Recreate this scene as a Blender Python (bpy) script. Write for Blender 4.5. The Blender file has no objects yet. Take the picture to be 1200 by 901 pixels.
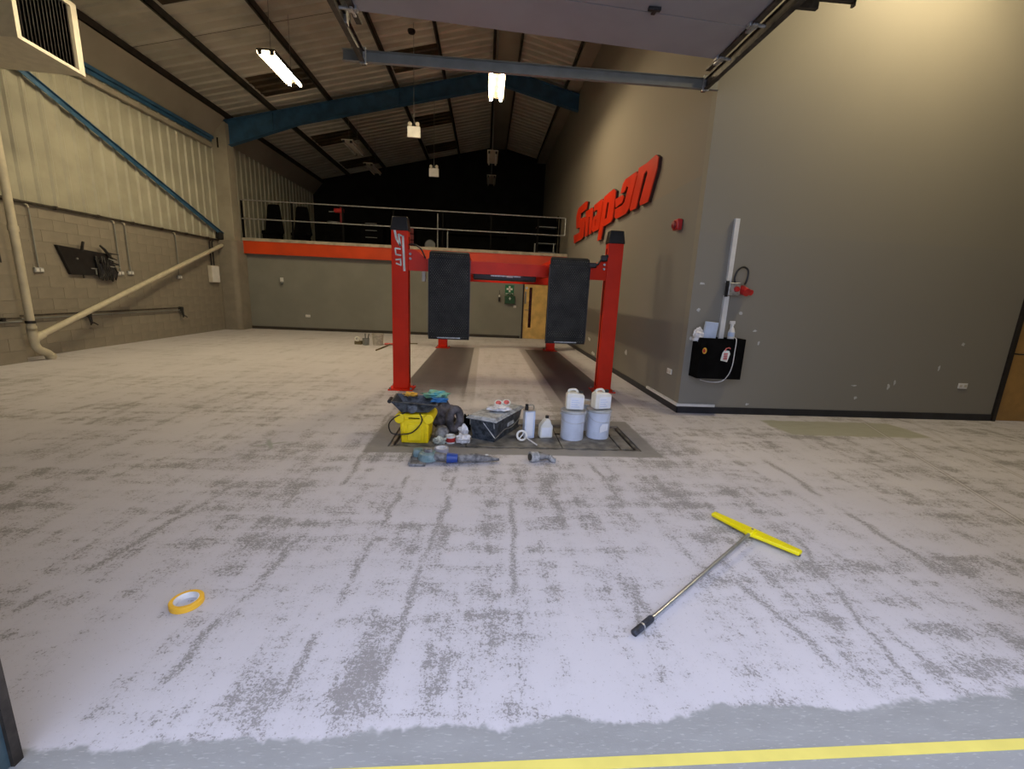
import bpy, bmesh, math, random
from mathutils import Vector, Matrix, noise as mnoise
random.seed(7)
S = bpy.context.scene
COL = S.collection
# ---------------------------------------------------------------- camera
cam_d = bpy.data.cameras.new('camera'); cam = bpy.data.objects.new('camera', cam_d); COL.objects.link(cam)
cam.location = (0, 0, 1.65)
cam.rotation_euler = (math.radians(78.075), math.radians(-2.51), math.radians(-3.5))
cam_d.sensor_width = 36; cam_d.sensor_fit = 'HORIZONTAL'; cam_d.lens = 504 * 36 / 1200
cam_d.clip_start = .05; cam_d.clip_end = 200
S.camera = cam
# ---------------------------------------------------------------- sky (overcast daylight) and exposure
W = bpy.data.worlds.new('overcast_sky'); S.world = W; W.use_nodes = True
bg = W.node_tree.nodes['Background']
bg.inputs['Color'].default_value = (.68, .75, 1.0, 1); bg.inputs['Strength'].default_value = 2.5
LAMP_COLOR = (1.0, .81, .50); LAMP_POWER = 210.0
S.view_settings.view_transform = 'Standard'; S.view_settings.look = 'None'
S.view_settings.gamma = 1.0; S.view_settings.use_curve_mapping = False
S.view_settings.exposure = 0.0

# ---------------------------------------------------------------- materials
class NT:
    def __init__(s, name):
        s.m = bpy.data.materials.new(name); s.m.use_nodes = True
        s.t = s.m.node_tree; s.b = s.t.nodes['Principled BSDF']; s._pos = None
    def new(s, k): return s.t.nodes.new(k)
    def link(s, a, b): s.t.links.new(a, b)
    def put(s, sock, v):
        if isinstance(v, bpy.types.NodeSocket): s.link(v, sock)
        elif isinstance(v, (tuple, list)) and sock.type == 'RGBA' and len(v) == 3: sock.default_value = (*v, 1)
        else: sock.default_value = v
    def pos(s):
        if s._pos is None: s._pos = s.new('ShaderNodeTexCoord').outputs['Object']
        return s._pos
    def M(s, op, a, b=0.0, c=None):
        n = s.new('ShaderNodeMath'); n.operation = op
        s.put(n.inputs[0], a); s.put(n.inputs[1], b)
        if c is not None: s.put(n.inputs[2], c)
        return n.outputs[0]
    def scaled(s, v, sc, loc=(0,0,0), rot=(0,0,0)):
        n = s.new('ShaderNodeMapping'); s.put(n.inputs['Vector'], v)
        n.inputs['Scale'].default_value = sc; n.inputs['Location'].default_value = loc; n.inputs['Rotation'].default_value = rot
        return n.outputs[0]
    def noise(s, v, scale, detail=3, rough=.55):
        n = s.new('ShaderNodeTexNoise'); s.put(n.inputs['Vector'], v)
        n.inputs['Scale'].default_value = scale; n.inputs['Detail'].default_value = detail; n.inputs['Roughness'].default_value = rough
        return n.outputs['Fac']
    def step(s, v, a, b, lo=0.0, hi=1.0):
        n = s.new('ShaderNodeMapRange'); n.interpolation_type = 'SMOOTHSTEP'
        s.put(n.inputs['Value'], v)
        n.inputs['From Min'].default_value = a; n.inputs['From Max'].default_value = b
        n.inputs['To Min'].default_value = lo; n.inputs['To Max'].default_value = hi
        return n.outputs[0]
    def mix(s, f, a, b):
        n = s.new('ShaderNodeMix'); n.data_type = 'RGBA'
        s.put(n.inputs[0], f); s.put(n.inputs[6], a); s.put(n.inputs[7], b)
        return n.outputs[2]
    def bump(s, h, strength=.2, dist=.01):
        n = s.new('ShaderNodeBump'); s.put(n.inputs['Height'], h)
        n.inputs['Strength'].default_value = strength; n.inputs['Distance'].default_value = dist
        s.link(n.outputs[0], s.b.inputs['Normal'])
    def xyz(s):
        n = s.new('ShaderNodeSeparateXYZ'); s.link(s.pos(), n.inputs[0]); return n.outputs

def mat(name, col, rough=.6, metal=0.0, var=.12, vs=6.0, bump=.0, bs=60, spec=None, col2=None, detail=4):
    n = NT(name)
    f = n.noise(n.pos(), vs, detail)
    c2 = col2 or tuple(max(0, c * (1 - 2.2 * var)) for c in col)
    c1 = col if col2 else tuple(min(1, c * (1 + var)) for c in col)
    n.link(n.mix(n.step(f, .32, .68), c1, c2), n.b.inputs['Base Color'])
    n.b.inputs['Roughness'].default_value = rough; n.b.inputs['Metallic'].default_value = metal
    if spec is not None: n.b.inputs['Specular IOR Level'].default_value = spec
    if bump: n.bump(n.noise(n.pos(), bs, 3), bump, .004)
    return n.m
def emit(name, col, st):
    n = NT(name); n.b.inputs['Base Color'].default_value = (.9, .9, .9, 1)
    n.b.inputs['Emission Color'].default_value = (*col, 1); n.b.inputs['Emission Strength'].default_value = st
    return n.m

def floor_material():
    n = NT('ground_back_screed_floor'); x, y, z = n.xyz(); P = n.pos()
    warp = n.noise(P, 3.0, 4)
    w = n.M('MULTIPLY', n.M('SUBTRACT', warp, .5), .16)
    xw = n.M('ADD', x, w); yw = n.M('ADD', y, w)
    lg = n.noise(n.scaled(P, (.75, .9, 1)), 1.0, 4, .6)
    sx = n.noise(n.scaled(P, (.8, 4.8, 1), (3, 7, 0)), 1.0, 5, .62)
    sy = n.noise(n.scaled(P, (5.2, .75, 1), (11, 2, 0)), 1.0, 5, .62)
    mid = n.noise(P, 8, 5, .65)
    v = n.M('ADD', n.M('MULTIPLY', lg, .20), n.M('ADD', n.M('MULTIPLY', sx, .30), n.M('MULTIPLY', sy, .30)))
    v = n.M('ADD', v, n.M('MULTIPLY', mid, .24))
    amt = n.step(v, .468, .63)
    # long worn lines left by the grinder
    lines = [(-1.28, 7.5, -1.14, 3.0, .035), (-1.14, 3.0, -1.30, 1.5, .035), (-.17, 4.2, -.42, 1.36, .03), (-.62, 3.9, -.78, 1.4, .03),
             (1.12, 4.1, 1.20, 3.1, .03), (.93, 2.6, .82, 1.45, .03), (1.52, 2.55, 1.72, 1.5, .035), (2.38, 2.95, 1.96, 1.40, .03),
             (.28, 3.4, .20, 1.8, .03), (-.05, 1.9, -.22, 1.36, .04), (3.1, 4.3, 3.0, 2.2, .04), (-2.0, 3.6, -2.3, 1.9, .04)]
    brk = n.step(n.noise(n.scaled(P, (2, 2, 1), (5, 5, 0)), 1.3, 3), .34, .50)
    lm = None
    for (x0, y0, x1, y1, wd) in lines:
        k = (x1 - x0) / (y1 - y0)
        lx = n.M('SUBTRACT', n.M('SUBTRACT', x, n.M('MULTIPLY_ADD', y, k, x0 - k * y0)), n.M('MULTIPLY', w, 1.0))
        d = n.step(n.M('ABSOLUTE', lx), 0.0, wd * 1.7, 1, 0)
        seg = n.M('MULTIPLY', n.step(y, y1 - .05, y1 + .15), n.step(y, y0 - .2, y0 + .1, 1, 0))
        d = n.M('MULTIPLY', d, seg)
        lm = d if lm is None else n.M('MAXIMUM', lm, d)
    amt = n.M('MAXIMUM', amt, n.M('MULTIPLY', n.M('MULTIPLY', lm, brk), .80))
    far = n.step(y, 5.0, 9.0)
    amt = n.M('MULTIPLY', amt, n.M('SUBTRACT', 1.0, n.M('MULTIPLY', far, .45)))
    spk = n.noise(P, 52, 4, .75)
    spk2 = n.noise(P, 120, 2, .6)
    sp = n.M('ADD', n.M('MULTIPLY', spk, .65), n.M('MULTIPLY', spk2, .35))
    thr = n.M('SUBTRACT', n.M('ADD', sp, n.M('MULTIPLY', amt, .205)), .625)
    f = n.step(thr, -.045, .055)
    white = n.mix(n.noise(P, 1.6, 4), (.63, .62, .66), (.54, .53, .57))
    grey = n.mix(n.noise(P, 14, 4), (.34, .33, .325), (.22, .215, .22))
    c = n.mix(f, white, grey)
    # faint dust haze over the wear
    c = n.mix(n.M('MULTIPLY', amt, .30), c, (.33, .32, .33))
    def boxm(x0, x1, y0, y1, e, ey0=None, ey1=None, xx=xw, yy=yw):
        a = n.M('MULTIPLY', n.step(xx, x0 - e, x0 + e), n.step(xx, x1 - e, x1 + e, 1, 0))
        b = n.M('MULTIPLY', n.step(yy, y0 - (ey0 or e), y0 + (ey0 or e)), n.step(yy, y1 - (ey1 or e), y1 + (ey1 or e), 1, 0))
        return n.M('MULTIPLY', a, b)
    # bare strips below the lift runways
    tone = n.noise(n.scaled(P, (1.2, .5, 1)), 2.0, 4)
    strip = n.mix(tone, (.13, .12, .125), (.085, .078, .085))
    rim = n.mix(tone, (.30, .28, .27), (.24, .23, .22))
    c = n.mix(n.M('MULTIPLY', boxm(-.34, -.12, 6.6, 13.1, .02, .7, .05, x, y), .5), c, rim)
    c = n.mix(n.M('MULTIPLY', boxm(1.08, 1.32, 5.6, 13.1, .02, .7, .05, x, y), .5), c, rim)
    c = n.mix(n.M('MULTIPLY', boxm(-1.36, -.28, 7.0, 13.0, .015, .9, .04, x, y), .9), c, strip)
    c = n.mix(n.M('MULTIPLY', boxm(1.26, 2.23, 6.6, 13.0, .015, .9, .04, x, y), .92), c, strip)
    # concrete collar round the pit
    con = n.mix(n.noise(P, 9, 4), (.30, .295, .29), (.21, .205, .20))
    c = n.mix(boxm(-1.2, 1.97, 4.24, 5.56, .02, xx=n.M('ADD', x, n.M('MULTIPLY', w, .3)), yy=n.M('ADD', y, n.M('MULTIPLY', w, .3))), c, con)
    # green tinted repair patch by the wall
    pt = n.mix(n.noise(n.scaled(P, (1.5, 5, 1)), 3, 4), (.42, .42, .35), (.32, .325, .25))
    c = n.mix(boxm(4.05, 6.05, 5.15, 5.80, .03), c, pt)
    # pour joints
    for (x0, y0, x1, y1) in [(5.6, 5.6, 4.3, 2.6), (6.6, 6.0, 5.3, 3.0)]:
        k = (x1 - x0) / (y1 - y0)
        lx = n.M('ABSOLUTE', n.M('SUBTRACT', x, n.M('MULTIPLY_ADD', y, k, x0 - k * y0)))
        c = n.mix(n.M('MULTIPLY', n.step(lx, .004, .014, 1, 0), .7), c, (.62, .60, .60))
        c = n.mix(n.M('MULTIPLY', n.step(n.M('ABSOLUTE', n.M('SUBTRACT', lx, .02)), .003, .012, 1, 0), .5), c, (.22, .2, .2))
    # cross shaped smear
    for a in (0.5, 2.1):
        dx = n.M('ADD', x, 2.2); dy = n.M('SUBTRACT', y, 4.42)
        u = n.M('ADD', n.M('MULTIPLY', dx, math.cos(a)), n.M('MULTIPLY', dy, math.sin(a)))
        q = n.M('SUBTRACT', n.M('MULTIPLY', dx, math.sin(a)), n.M('MULTIPLY', dy, math.cos(a)))
        c = n.mix(n.M('MULTIPLY', n.M('MULTIPLY', n.step(n.M('ABSOLUTE', u), .1, .2, 1, 0), n.step(n.M('ABSOLUTE', q), .008, .03, 1, 0)), .8), c, (.33, .36, .32))
    # bare concrete at the threshold, ragged edge
    thy = n.M('ADD', y, n.M('ADD', n.M('MULTIPLY', n.M('SUBTRACT', n.noise(P, 2.2, 5, .7), .5), .28), n.M('MULTIPLY', x, -.035)))
    bare = n.mix(n.noise(n.scaled(P, (1, 3, 1)), 5, 5), (.36, .37, .375), (.26, .27, .27))
    bare = n.mix(n.step(n.noise(n.scaled(P, (3, 14, 1), (0, 0, 0), (0, 0, .5)), 9, 5), .56, .70, 0, .4), bare, (.60, .60, .62))
    c = n.mix(n.step(thy, 1.35, 1.375, 1, 0), c, bare)
    n.link(c, n.b.inputs['Base Color'])
    n.b.inputs['Roughness'].default_value = .62
    n.b.inputs['Specular IOR Level'].default_value = .35
    n.bump(n.M('SUBTRACT', n.M('MULTIPLY', spk, .5), f), .35, .0015)
    return n.m

def wall_material(name, upper, lower, zsplit, spots=()):
    n = NT(name); x, y, z = n.xyz(); P = n.pos()
    f = n.noise(P, .7, 4)
    up = n.mix(f, upper, tuple(c * .93 for c in upper)); lo = n.mix(f, lower, tuple(c * .93 for c in lower))
    n.link(n.mix(n.step(z, zsplit - .004, zsplit + .004), lo, up), n.b.inputs['Base Color'])
    n.b.inputs['Roughness'].default_value = .75; n.b.inputs['Specular IOR Level'].default_value = .3
    n.bump(n.noise(P, 120, 2), .08, .001)
    return n.m

M = {}
M['floor'] = floor_material()
M['apron'] = mat('outside_concrete', (.34, .35, .36), .9, vs=2)
M['wall_right'] = wall_material('warm_grey_and_grey_paint', (.238, .213, .178), (.222, .212, .19), 3.37)
M['wall_front'] = wall_material('grey_paint', (.25, .235, .195), (.245, .232, .198), 2.6)
M['wall_back'] = mat('grey_green_paint', (.215, .215, .185), .8, var=.04, vs=1)
M['black_wall'] = mat('gloom_darkened_wall', (.018, .018, .017), .95, var=.1, vs=2, spec=.1)  # near-black colour puts the gloom of the unlit mezzanine end into the wall
M['mortar'] = mat('painted_mortar', (.235, .21, .165), .9)
M['block'] = mat('painted_block', (.235, .21, .165), .8, var=.05, vs=3, bump=.25, bs=90)
M['cladding'] = mat('off_white_cladding', (.36, .35, .27), .5, var=.07, vs=1.2)
M['lining'] = mat('beige_lining', (.30, .27, .215), .7, var=.05, vs=1)
M['roof'] = mat('roof_sheet_underside', (.52, .50, .42), .45, var=.10, vs=.9)
M['rooflight'] = mat('dirty_rooflight', (.075, .052, .024), .5, var=.3, vs=2)
M['void'] = mat('dark_void', (.02, .018, .015), .95)
M['purlin'] = mat('dark_purlin', (.055, .05, .04), .6, var=.2, vs=3)
M['purlin_dark'] = mat('dark_eave_gutter', (.022, .016, .013), .6, var=.2)
M['blue'] = mat('blue_steel_paint', (.035, .11, .21), .45, var=.12, vs=3)
M['cream'] = mat('cream_plastic_pipe', (.52, .48, .36), .4, var=.05)
M['column'] = mat('beige_column_paint', (.34, .31, .24), .6, var=.06, vs=2)
M['skirting'] = mat('black_skirting', (.014, .016, .022), .5, var=.15)
M['skirting_brown'] = mat('dark_brown_skirting', (.035, .028, .02), .6, var=.15)
M['red'] = mat('red_lift_paint', (.70, .026, .004), .45, var=.05, vs=2, spec=.25)
M['orange_red'] = mat('orange_red_beam_paint', (.66, .060, .006), .4, var=.06, vs=1)
M['sign_red'] = mat('red_sign_letter', (.60, .030, .006), .4, var=.06, vs=2)
M['sign_edge'] = mat('dark_sign_edge', (.035, .008, .005), .6)
M['black'] = mat('black_plastic', (.012, .012, .013), .42, var=.2)
M['black_matt'] = mat('black_matt', (.005, .005, .005), .9, var=.2, spec=.06)
M['rail_black'] = mat('black_rail_post', (.004, .004, .004), .7, spec=.1)
M['galv'] = mat('galvanised_steel', (.45, .46, .46), .42, .7, var=.15, vs=20)
M['galv_dull'] = mat('dull_galvanised_track', (.24, .25, .235), .5, .3, var=.08, vs=3)
M['track_dark'] = mat('dark_steel_track', (.055, .045, .035), .5, .3, var=.25, vs=12)
M['door_panel'] = mat('grey_door_section', (.30, .29, .31), .5, var=.04, vs=1.5)
M['white'] = mat('white_plastic', (.72, .72, .70), .4, var=.04)
M['offwhite'] = mat('off_white_enamel', (.56, .52, .43), .45, var=.05)
M['louvre'] = mat('maroon_louvre', (.012, .004, .003), .5, var=.3, spec=.2)
M['tread'] = mat('worn_black_ramp_plate', (.022, .023, .022), .6, 0, var=.2, vs=5, spec=.25)
M['tread_stud'] = mat('worn_ramp_stud', (.12, .12, .11), .38, .3, var=.3, vs=6)
M['wood'] = mat('oak_door_veneer', (.70, .46, .14), .45, var=.10, vs=3)
M['wood_shaded'] = mat('oak_door_in_shade', (.40, .23, .07), .45, var=.10, vs=3)  # darker copy of the oak veneer, the shade is put into its colour
M['frame'] = mat('black_door_frame', (.015, .012, .012), .5)
M['glass_dark'] = mat('dark_wired_glass', (.03, .008, .008), .15)
M['green'] = mat('first_aid_green', (.01, .16, .07), .5)
M['green_dark'] = mat('dark_green_case', (.015, .07, .03), .5)
M['sign_white'] = mat('sign_white', (.8, .85, .8), .5)
M['yellow'] = mat('yellow_plastic', (.95, .72, .008), .35, var=.06)
M['yellow_bright'] = mat('bright_yellow_plastic', (.90, .78, .0), .35, var=.03)
M['yellow_line'] = mat('worn_yellow_line_paint', (.80, .70, .16), .6, var=.03, vs=5)
M['pit'] = mat('pit_cover_plate', (.20, .19, .165), .6, 0, var=.25, vs=6, bump=.3, bs=80)
M['pit_frame'] = mat('pit_frame_steel', (.19, .18, .16), .5, .4, var=.3, vs=9)
M['pail'] = mat('pale_blue_grey_tin', (.66, .72, .84), .35, var=.05)
M['lid'] = mat('drum_lid', (.55, .58, .60), .35, .3, var=.12)
M['can'] = mat('milky_jerrycan', (.78, .77, .70), .35, var=.05)
M['label'] = mat('white_paper_label', (.80, .82, .86), .6, var=.04)
M['label_blue'] = mat('pale_blue_label', (.50, .60, .78), .6, var=.05)
M['dirty_white'] = mat('dusty_white_cloth', (.78, .78, .80), .85, var=.12, vs=20)
M['rag'] = mat('dusty_green_white_rag', (.60, .64, .56), .85, var=.25, vs=20)
M['bag'] = mat('dusty_grey_bag', (.115, .105, .115), .85, var=.35, vs=9, bump=.4, bs=50)
M['crate'] = mat('dusty_black_crate', (.012, .016, .022), .45, col2=(.08, .095, .115), vs=22)
M['crate_lid'] = mat('dusty_grey_lid', (.40, .43, .46), .5, var=.2, vs=16)
M['dusty_blue'] = mat('dusty_turquoise_tool', (.24, .33, .34), .6, col2=(.10, .19, .21), vs=18)
M['dusty_grey'] = mat('dusty_grey_tool', (.26, .26, .26), .6, col2=(.08, .08, .085), vs=22)
M['tool_blue'] = mat('blue_collar', (.02, .07, .36), .4)
M['tape_grey'] = mat('grey_tape', (.42, .42, .50), .5, var=.05)
M['tape_orange'] = mat('orange_yellow_masking_tape', (.90, .50, .03), .5, var=.04)
M['tape_core'] = mat('pale_tape_core', (.80, .80, .80), .6)
M['tin_red'] = mat('red_tin_band', (.50, .03, .03), .4)
M['cyan_glove'] = mat('cyan_glove', (.10, .42, .52), .7, col2=(.25, .50, .30), vs=12)
M['blue_glove'] = mat('blue_glove', (.03, .20, .50), .7, var=.2)
M['orange_cloth'] = mat('orange_cloth', (.75, .42, .05), .8)
M['pink'] = mat('red_white_lid_patch', (.75, .16, .14), .6, var=.25, vs=30)
M['alu'] = mat('brushed_aluminium', (.48, .50, .52), .3, .8, var=.08)
M['grip'] = mat('black_grip', (.025, .03, .045), .6, var=.3, vs=40)
M['roller'] = mat('paint_caked_roller', (.20, .21, .22), .8, col2=(.42, .43, .44), vs=30, bump=.5, bs=90)
M['brown_pole'] = mat('brown_pole', (.16, .13, .06), .6)
M['grey_bucket'] = mat('plaster_bucket', (.50, .47, .40), .6, var=.12, vs=16)
M['filler'] = mat('white_wall_filler', (.55, .56, .55), .9, var=.1, vs=30)
M['red_plastic'] = mat('red_plastic', (.50, .02, .02), .35)
M['dark_red'] = mat('dim_red_enamel', (.22, .012, .015), .5)
M['cream_edge'] = mat('cream_deck_edge', (.42, .37, .28), .6)
M['jamb'] = mat('blue_green_door_jamb', (.06, .10, .12), .4, .3, var=.3, vs=5)
M['leaf'] = mat('dry_leaf', (.55, .36, .16), .8)
M['screen'] = mat('dark_bits', (.02, .018, .02), .35)
M['deck'] = mat('dark_deck_underside', (.05, .045, .04), .9)
M['tube_off'] = mat('unlit_tube_diffuser', (.65, .65, .60), .4)
M['tube_on'] = emit('lit_tube', LAMP_COLOR, LAMP_POWER)

# ---------------------------------------------------------------- mesh helpers
class MB:
    def __init__(s): s.v = []; s.f = []
    def add(s, vs, fs, T=None):
        o = len(s.v)
        s.v += [tuple(T @ Vector(v)) if T else tuple(v) for v in vs]
        s.f += [tuple(i + o for i in f) for f in fs]; return s
    def bx(s, x0, x1, y0, y1, z0, z1, T=None):
        vs = [(x, y, z) for x in (x0, x1) for y in (y0, y1) for z in (z0, z1)]
        return s.add(vs, [(0,1,3,2), (4,6,7,5), (0,4,5,1), (2,3,7,6), (0,2,6,4), (1,5,7,3)], T)
    def frus(s, a, b, z0, z1, T=None):   # a=(hx,hy) half sizes at z0, b at z1
        vs = [(sx*h[0], sy*h[1], z) for h, z in ((a, z0), (b, z1)) for sx, sy in ((-1,-1), (1,-1), (1,1), (-1,1))]
        return s.add(vs, [(0,3,2,1), (4,5,6,7), (0,1,5,4), (1,2,6,5), (2,3,7,6), (3,0,4,7)], T)
    def cyl(s, p0, p1, r0, r1=None, n=16, T=None):
        p0 = Vector(p0); p1 = Vector(p1); r1 = r0 if r1 is None else r1
        d = (p1 - p0).normalized(); a = d.orthogonal().normalized(); b = d.cross(a)
        vs = []
        for p, r in ((p0, r0), (p1, r1)):
            vs += [p + (a * math.cos(t) + b * math.sin(t)) * r for t in [2 * math.pi * i / n for i in range(n)]]
        fs = [(i, (i+1) % n, n + (i+1) % n, n + i) for i in range(n)] + [tuple(range(n))[::-1], tuple(range(n, 2*n))]
        return s.add(vs, fs, T)
    def tube(s, pts, r, n=8, T=None, close=False):
        pts = [Vector(p) for p in pts]
        if len(pts) >= 4 and not close and not isinstance(r, (list, tuple)):
            q = []
            for i in range(len(pts)-1):
                p0 = pts[max(i-1, 0)]; p1 = pts[i]; p2 = pts[i+1]; p3 = pts[min(i+2, len(pts)-1)]
                for u in (0, .25, .5, .75):
                    q.append(.5*((2*p1) + (p2-p0)*u + (2*p0-5*p1+4*p2-p3)*u*u + (3*p1-p0-3*p2+p3)*u**3))
            pts = q + [pts[-1]]
        k = len(pts); vs = []; a = None
        for i, p in enumerate(pts):
            if close: d = pts[(i+1) % k] - pts[i-1]
            else: d = pts[min(i+1, k-1)] - pts[max(i-1, 0)]
            d.normalize()
            a = d.orthogonal().normalized() if a is None else (a - d * a.dot(d)).normalized()
            b = d.cross(a); rr = r[i] if isinstance(r, (list, tuple)) else r
            vs += [p + (a * math.cos(t) + b * math.sin(t)) * rr for t in [2 * math.pi * j / n for j in range(n)]]
        fs = []
        for i in range(k if close else k - 1):
            i2 = (i + 1) % k
            fs += [(i*n+j, i*n+(j+1) % n, i2*n+(j+1) % n, i2*n+j) for j in range(n)]
        if not close: fs += [tuple(range(n))[::-1], tuple(range((k-1)*n, k*n))]
        return s.add(vs, fs, T)
    def lathe(s, prof, n=28, T=None):
        vs = []; k = len(prof)
        for r, z in prof: vs += [(max(r, 1e-4) * math.cos(2*math.pi*i/n), max(r, 1e-4) * math.sin(2*math.pi*i/n), z) for i in range(n)]
        fs = [(j*n+i, j*n+(i+1) % n, (j+1)*n+(i+1) % n, (j+1)*n+i) for j in range(k-1) for i in range(n)]
        if prof[0][0] > 1e-3: fs.append(tuple(range(n))[::-1])
        if prof[-1][0] > 1e-3: fs.append(tuple(range((k-1)*n, k*n)))
        return s.add(vs, fs, T)
    def ringlathe(s, prof, n=32, T=None):   # closed profile (torus-like)
        k = len(prof); vs = []
        for r, z in prof: vs += [(r * math.cos(2*math.pi*i/n), r * math.sin(2*math.pi*i/n), z) for i in range(n)]
        fs = [(j*n+i, j*n+(i+1) % n, ((j+1) % k)*n+(i+1) % n, ((j+1) % k)*n+i) for j in range(k) for i in range(n)]
        return s.add(vs, fs, T)
    def prism(s, poly, vec, T=None):        # poly: 3D points in a plane, extruded by vec
        vec = Vector(vec); k = len(poly)
        vs = [Vector(p) for p in poly] + [Vector(p) + vec for p in poly]
        fs = [tuple(range(k))[::-1], tuple(range(k, 2*k))] + [(i, (i+1) % k, k + (i+1) % k, k + i) for i in range(k)]
        return s.add(vs, fs, T)
    def blob(s, c, r, amp=.25, freq=3.0, n=18, m=12, seed=0, flat=True, T=None):
        vs = []
        for j in range(m+1):
            th = math.pi * j / m
            for i in range(n):
                ph = 2*math.pi*i/n
                d = Vector((math.sin(th)*math.cos(ph), math.sin(th)*math.sin(ph), math.cos(th)))
                k = 1 + amp * 2 * mnoise.noise(d * freq + Vector((seed*7.1, seed*3.3, 0)))
                p = Vector((c[0] + d.x*r[0]*k, c[1] + d.y*r[1]*k, c[2] + d.z*r[2]*k))
                if flat: p.z = max(p.z, -.0052 if c[2] < .25 else c[2] - r[2]*.8)
                vs.append(p)
        fs = [(j*n+i, j*n+(i+1) % n, (j+1)*n+(i+1) % n, (j+1)*n+i) for j in range(m) for i in range(n)]
        return s.add(vs, fs, T)
    def mesh(s, name, smooth=35, tri=True):
        me = bpy.data.meshes.new(name); me.from_pydata(s.v, [], s.f); me.update()
        bm = bmesh.new(); bm.from_mesh(me)
        bmesh.ops.remove_doubles(bm, verts=bm.verts, dist=1e-5)
        bmesh.ops.recalc_face_normals(bm, faces=bm.faces); bm.to_mesh(me); bm.free()
        if smooth:
            for p in me.polygons: p.use_smooth = True
            me.set_sharp_from_angle(angle=math.radians(smooth))
        return me
def ob(name, mb, m, parent=None, bevel=0, smooth=35, **props):
    me = mb.mesh(name, smooth) if isinstance(mb, MB) else mb
    if m is not None and not me.materials: me.materials.append(m)
    o = bpy.data.objects.new(name, me); COL.objects.link(o)
    if parent: o.parent = parent
    if bevel:
        b = o.modifiers.new('bevel', 'BEVEL'); b.width = bevel; b.segments = 2; b.limit_method = 'ANGLE'
        b.angle_limit = math.radians(40)
    for k, v in props.items(): o[k] = v
    return o
def thing(name, label, cat, loc=(0,0,0), rz=0, group=None):
    o = bpy.data.objects.new(name, None); COL.objects.link(o); o.empty_display_size = .1
    o.location = loc; o.rotation_euler = (0, 0, rz); o['label'] = label; o['category'] = cat
    if group: o['group'] = group
    return o
def tag(o, label, cat, group=None):
    o['label'] = label; o['category'] = cat
    if group: o['group'] = group
    return o
def dup(root, loc=None, rz=None, label=None):
    r = root.copy(); COL.objects.link(r)
    if loc is not None: r.location = loc
    if rz is not None: r.rotation_euler = (0, 0, rz)
    if label: r['label'] = label
    for ch in list(root.children):
        c = ch.copy(); COL.objects.link(c); c.parent = r
        for g in ch.children:
            d = g.copy(); COL.objects.link(d); d.parent = c
    return r
def TR(x, y, z, rz=0, rx=0, ry=0):
    return Matrix.Translation((x, y, z)) @ Matrix.Rotation(rz, 4, 'Z') @ Matrix.Rotation(rx, 4, 'X') @ Matrix.Rotation(ry, 4, 'Y')
def box_mesh(name, x0, x1, y0, y1, z0, z1): return MB().bx(x0, x1, y0, y1, z0, z1).mesh(name, 0)
# ================================================================ SETTING
XL, XR, YB, YF, YW = -8.95, 2.95, 16.3, 6.12, 1.285      # left wall, right wall, back wall, projecting wall, door wall
YE, XE = 24.2, 10.4                                      # far end over the mezzanine, right hand end
PX0, PX1, PY0, PY1 = -.99, 1.79, 4.42, 5.34              # pit opening
def zb(x): return 8.715 + .233*x if x < .47 else 8.934 - .233*x     # underside of purlins
def zr(x): return zb(x) + .20                                        # roof sheets
mb = MB()
for (a, b, c, d) in [(XL-.2, PX0, YW-.5, YE), (PX1, XE, YW-.5, YE), (PX0, PX1, YW-.5, PY0), (PX0, PX1, PY1, YE)]:
    mb.add([(a,c,0), (b,c,0), (b,d,0), (a,d,0)], [(0,1,2,3)])
mb.add([(PX0,PY0,0), (PX1,PY0,0), (PX1,PY1,0), (PX0,PY1,0), (PX0,PY0,-.06), (PX1,PY0,-.06), (PX1,PY1,-.06), (PX0,PY1,-.06)],
       [(0,1,5,4), (1,2,6,5), (2,3,7,6), (3,0,4,7), (4,5,6,7)])
me = mb.mesh('floor', 0)
floor = ob('floor', me, M['floor'], kind='structure')
ob('floor_outside', MB().bx(-14, 16, -10, YW-.5, -.1, 0), M['apron'], kind='structure', smooth=0)
tag(ob('yellow_floor_line', MB().bx(-.6, 3.2, -.0205, .0205, .0005, .002, TR(0, 1.209, 0, .0135)), M['yellow_line'], smooth=0),
    'yellow painted line along the door threshold at the bottom of the photo', 'floor marking')

# ---- pit cover
pit = thing('pit_cover', 'rectangular steel pit cover let into the floor under the paint tins', 'floor hatch', ((PX0+PX1)/2, (PY0+PY1)/2, 0))
hx, hy = (PX1-PX0)/2, (PY1-PY0)/2
f = MB()
for s in (-1, 1):
    f.bx(-hx+.012, hx-.012, s*(hy-.03)-.016, s*(hy-.03)+.016, -.05, -.0062)
    f.bx(s*(hx-.03)-.016, s*(hx-.03)+.016, -hy+.05, hy-.05, -.05, -.0062)
ob('frame', f, M['pit_frame'], pit, smooth=0)
xs = [-hx+.075, -.56, .51, hx-.22]
for i in range(3):
    ob('cover_plate', MB().bx(xs[i]+.006, xs[i+1]-.006, -hy+.07, hy-.07, -.045, -.006), M['pit'], pit, bevel=.003)
ob('cover_plate', MB().bx(hx-.208, hx-.075, -hy+.07, hy-.07, -.045, -.006), M['pit'], pit, bevel=.003)
for i, x in enumerate((.55, .98+.16)):
    ob('lifting_slot', MB().bx(x-.05, x+.05, .08, .12, -.0062, -.0056), M['black_matt'], pit, smooth=0)

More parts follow.
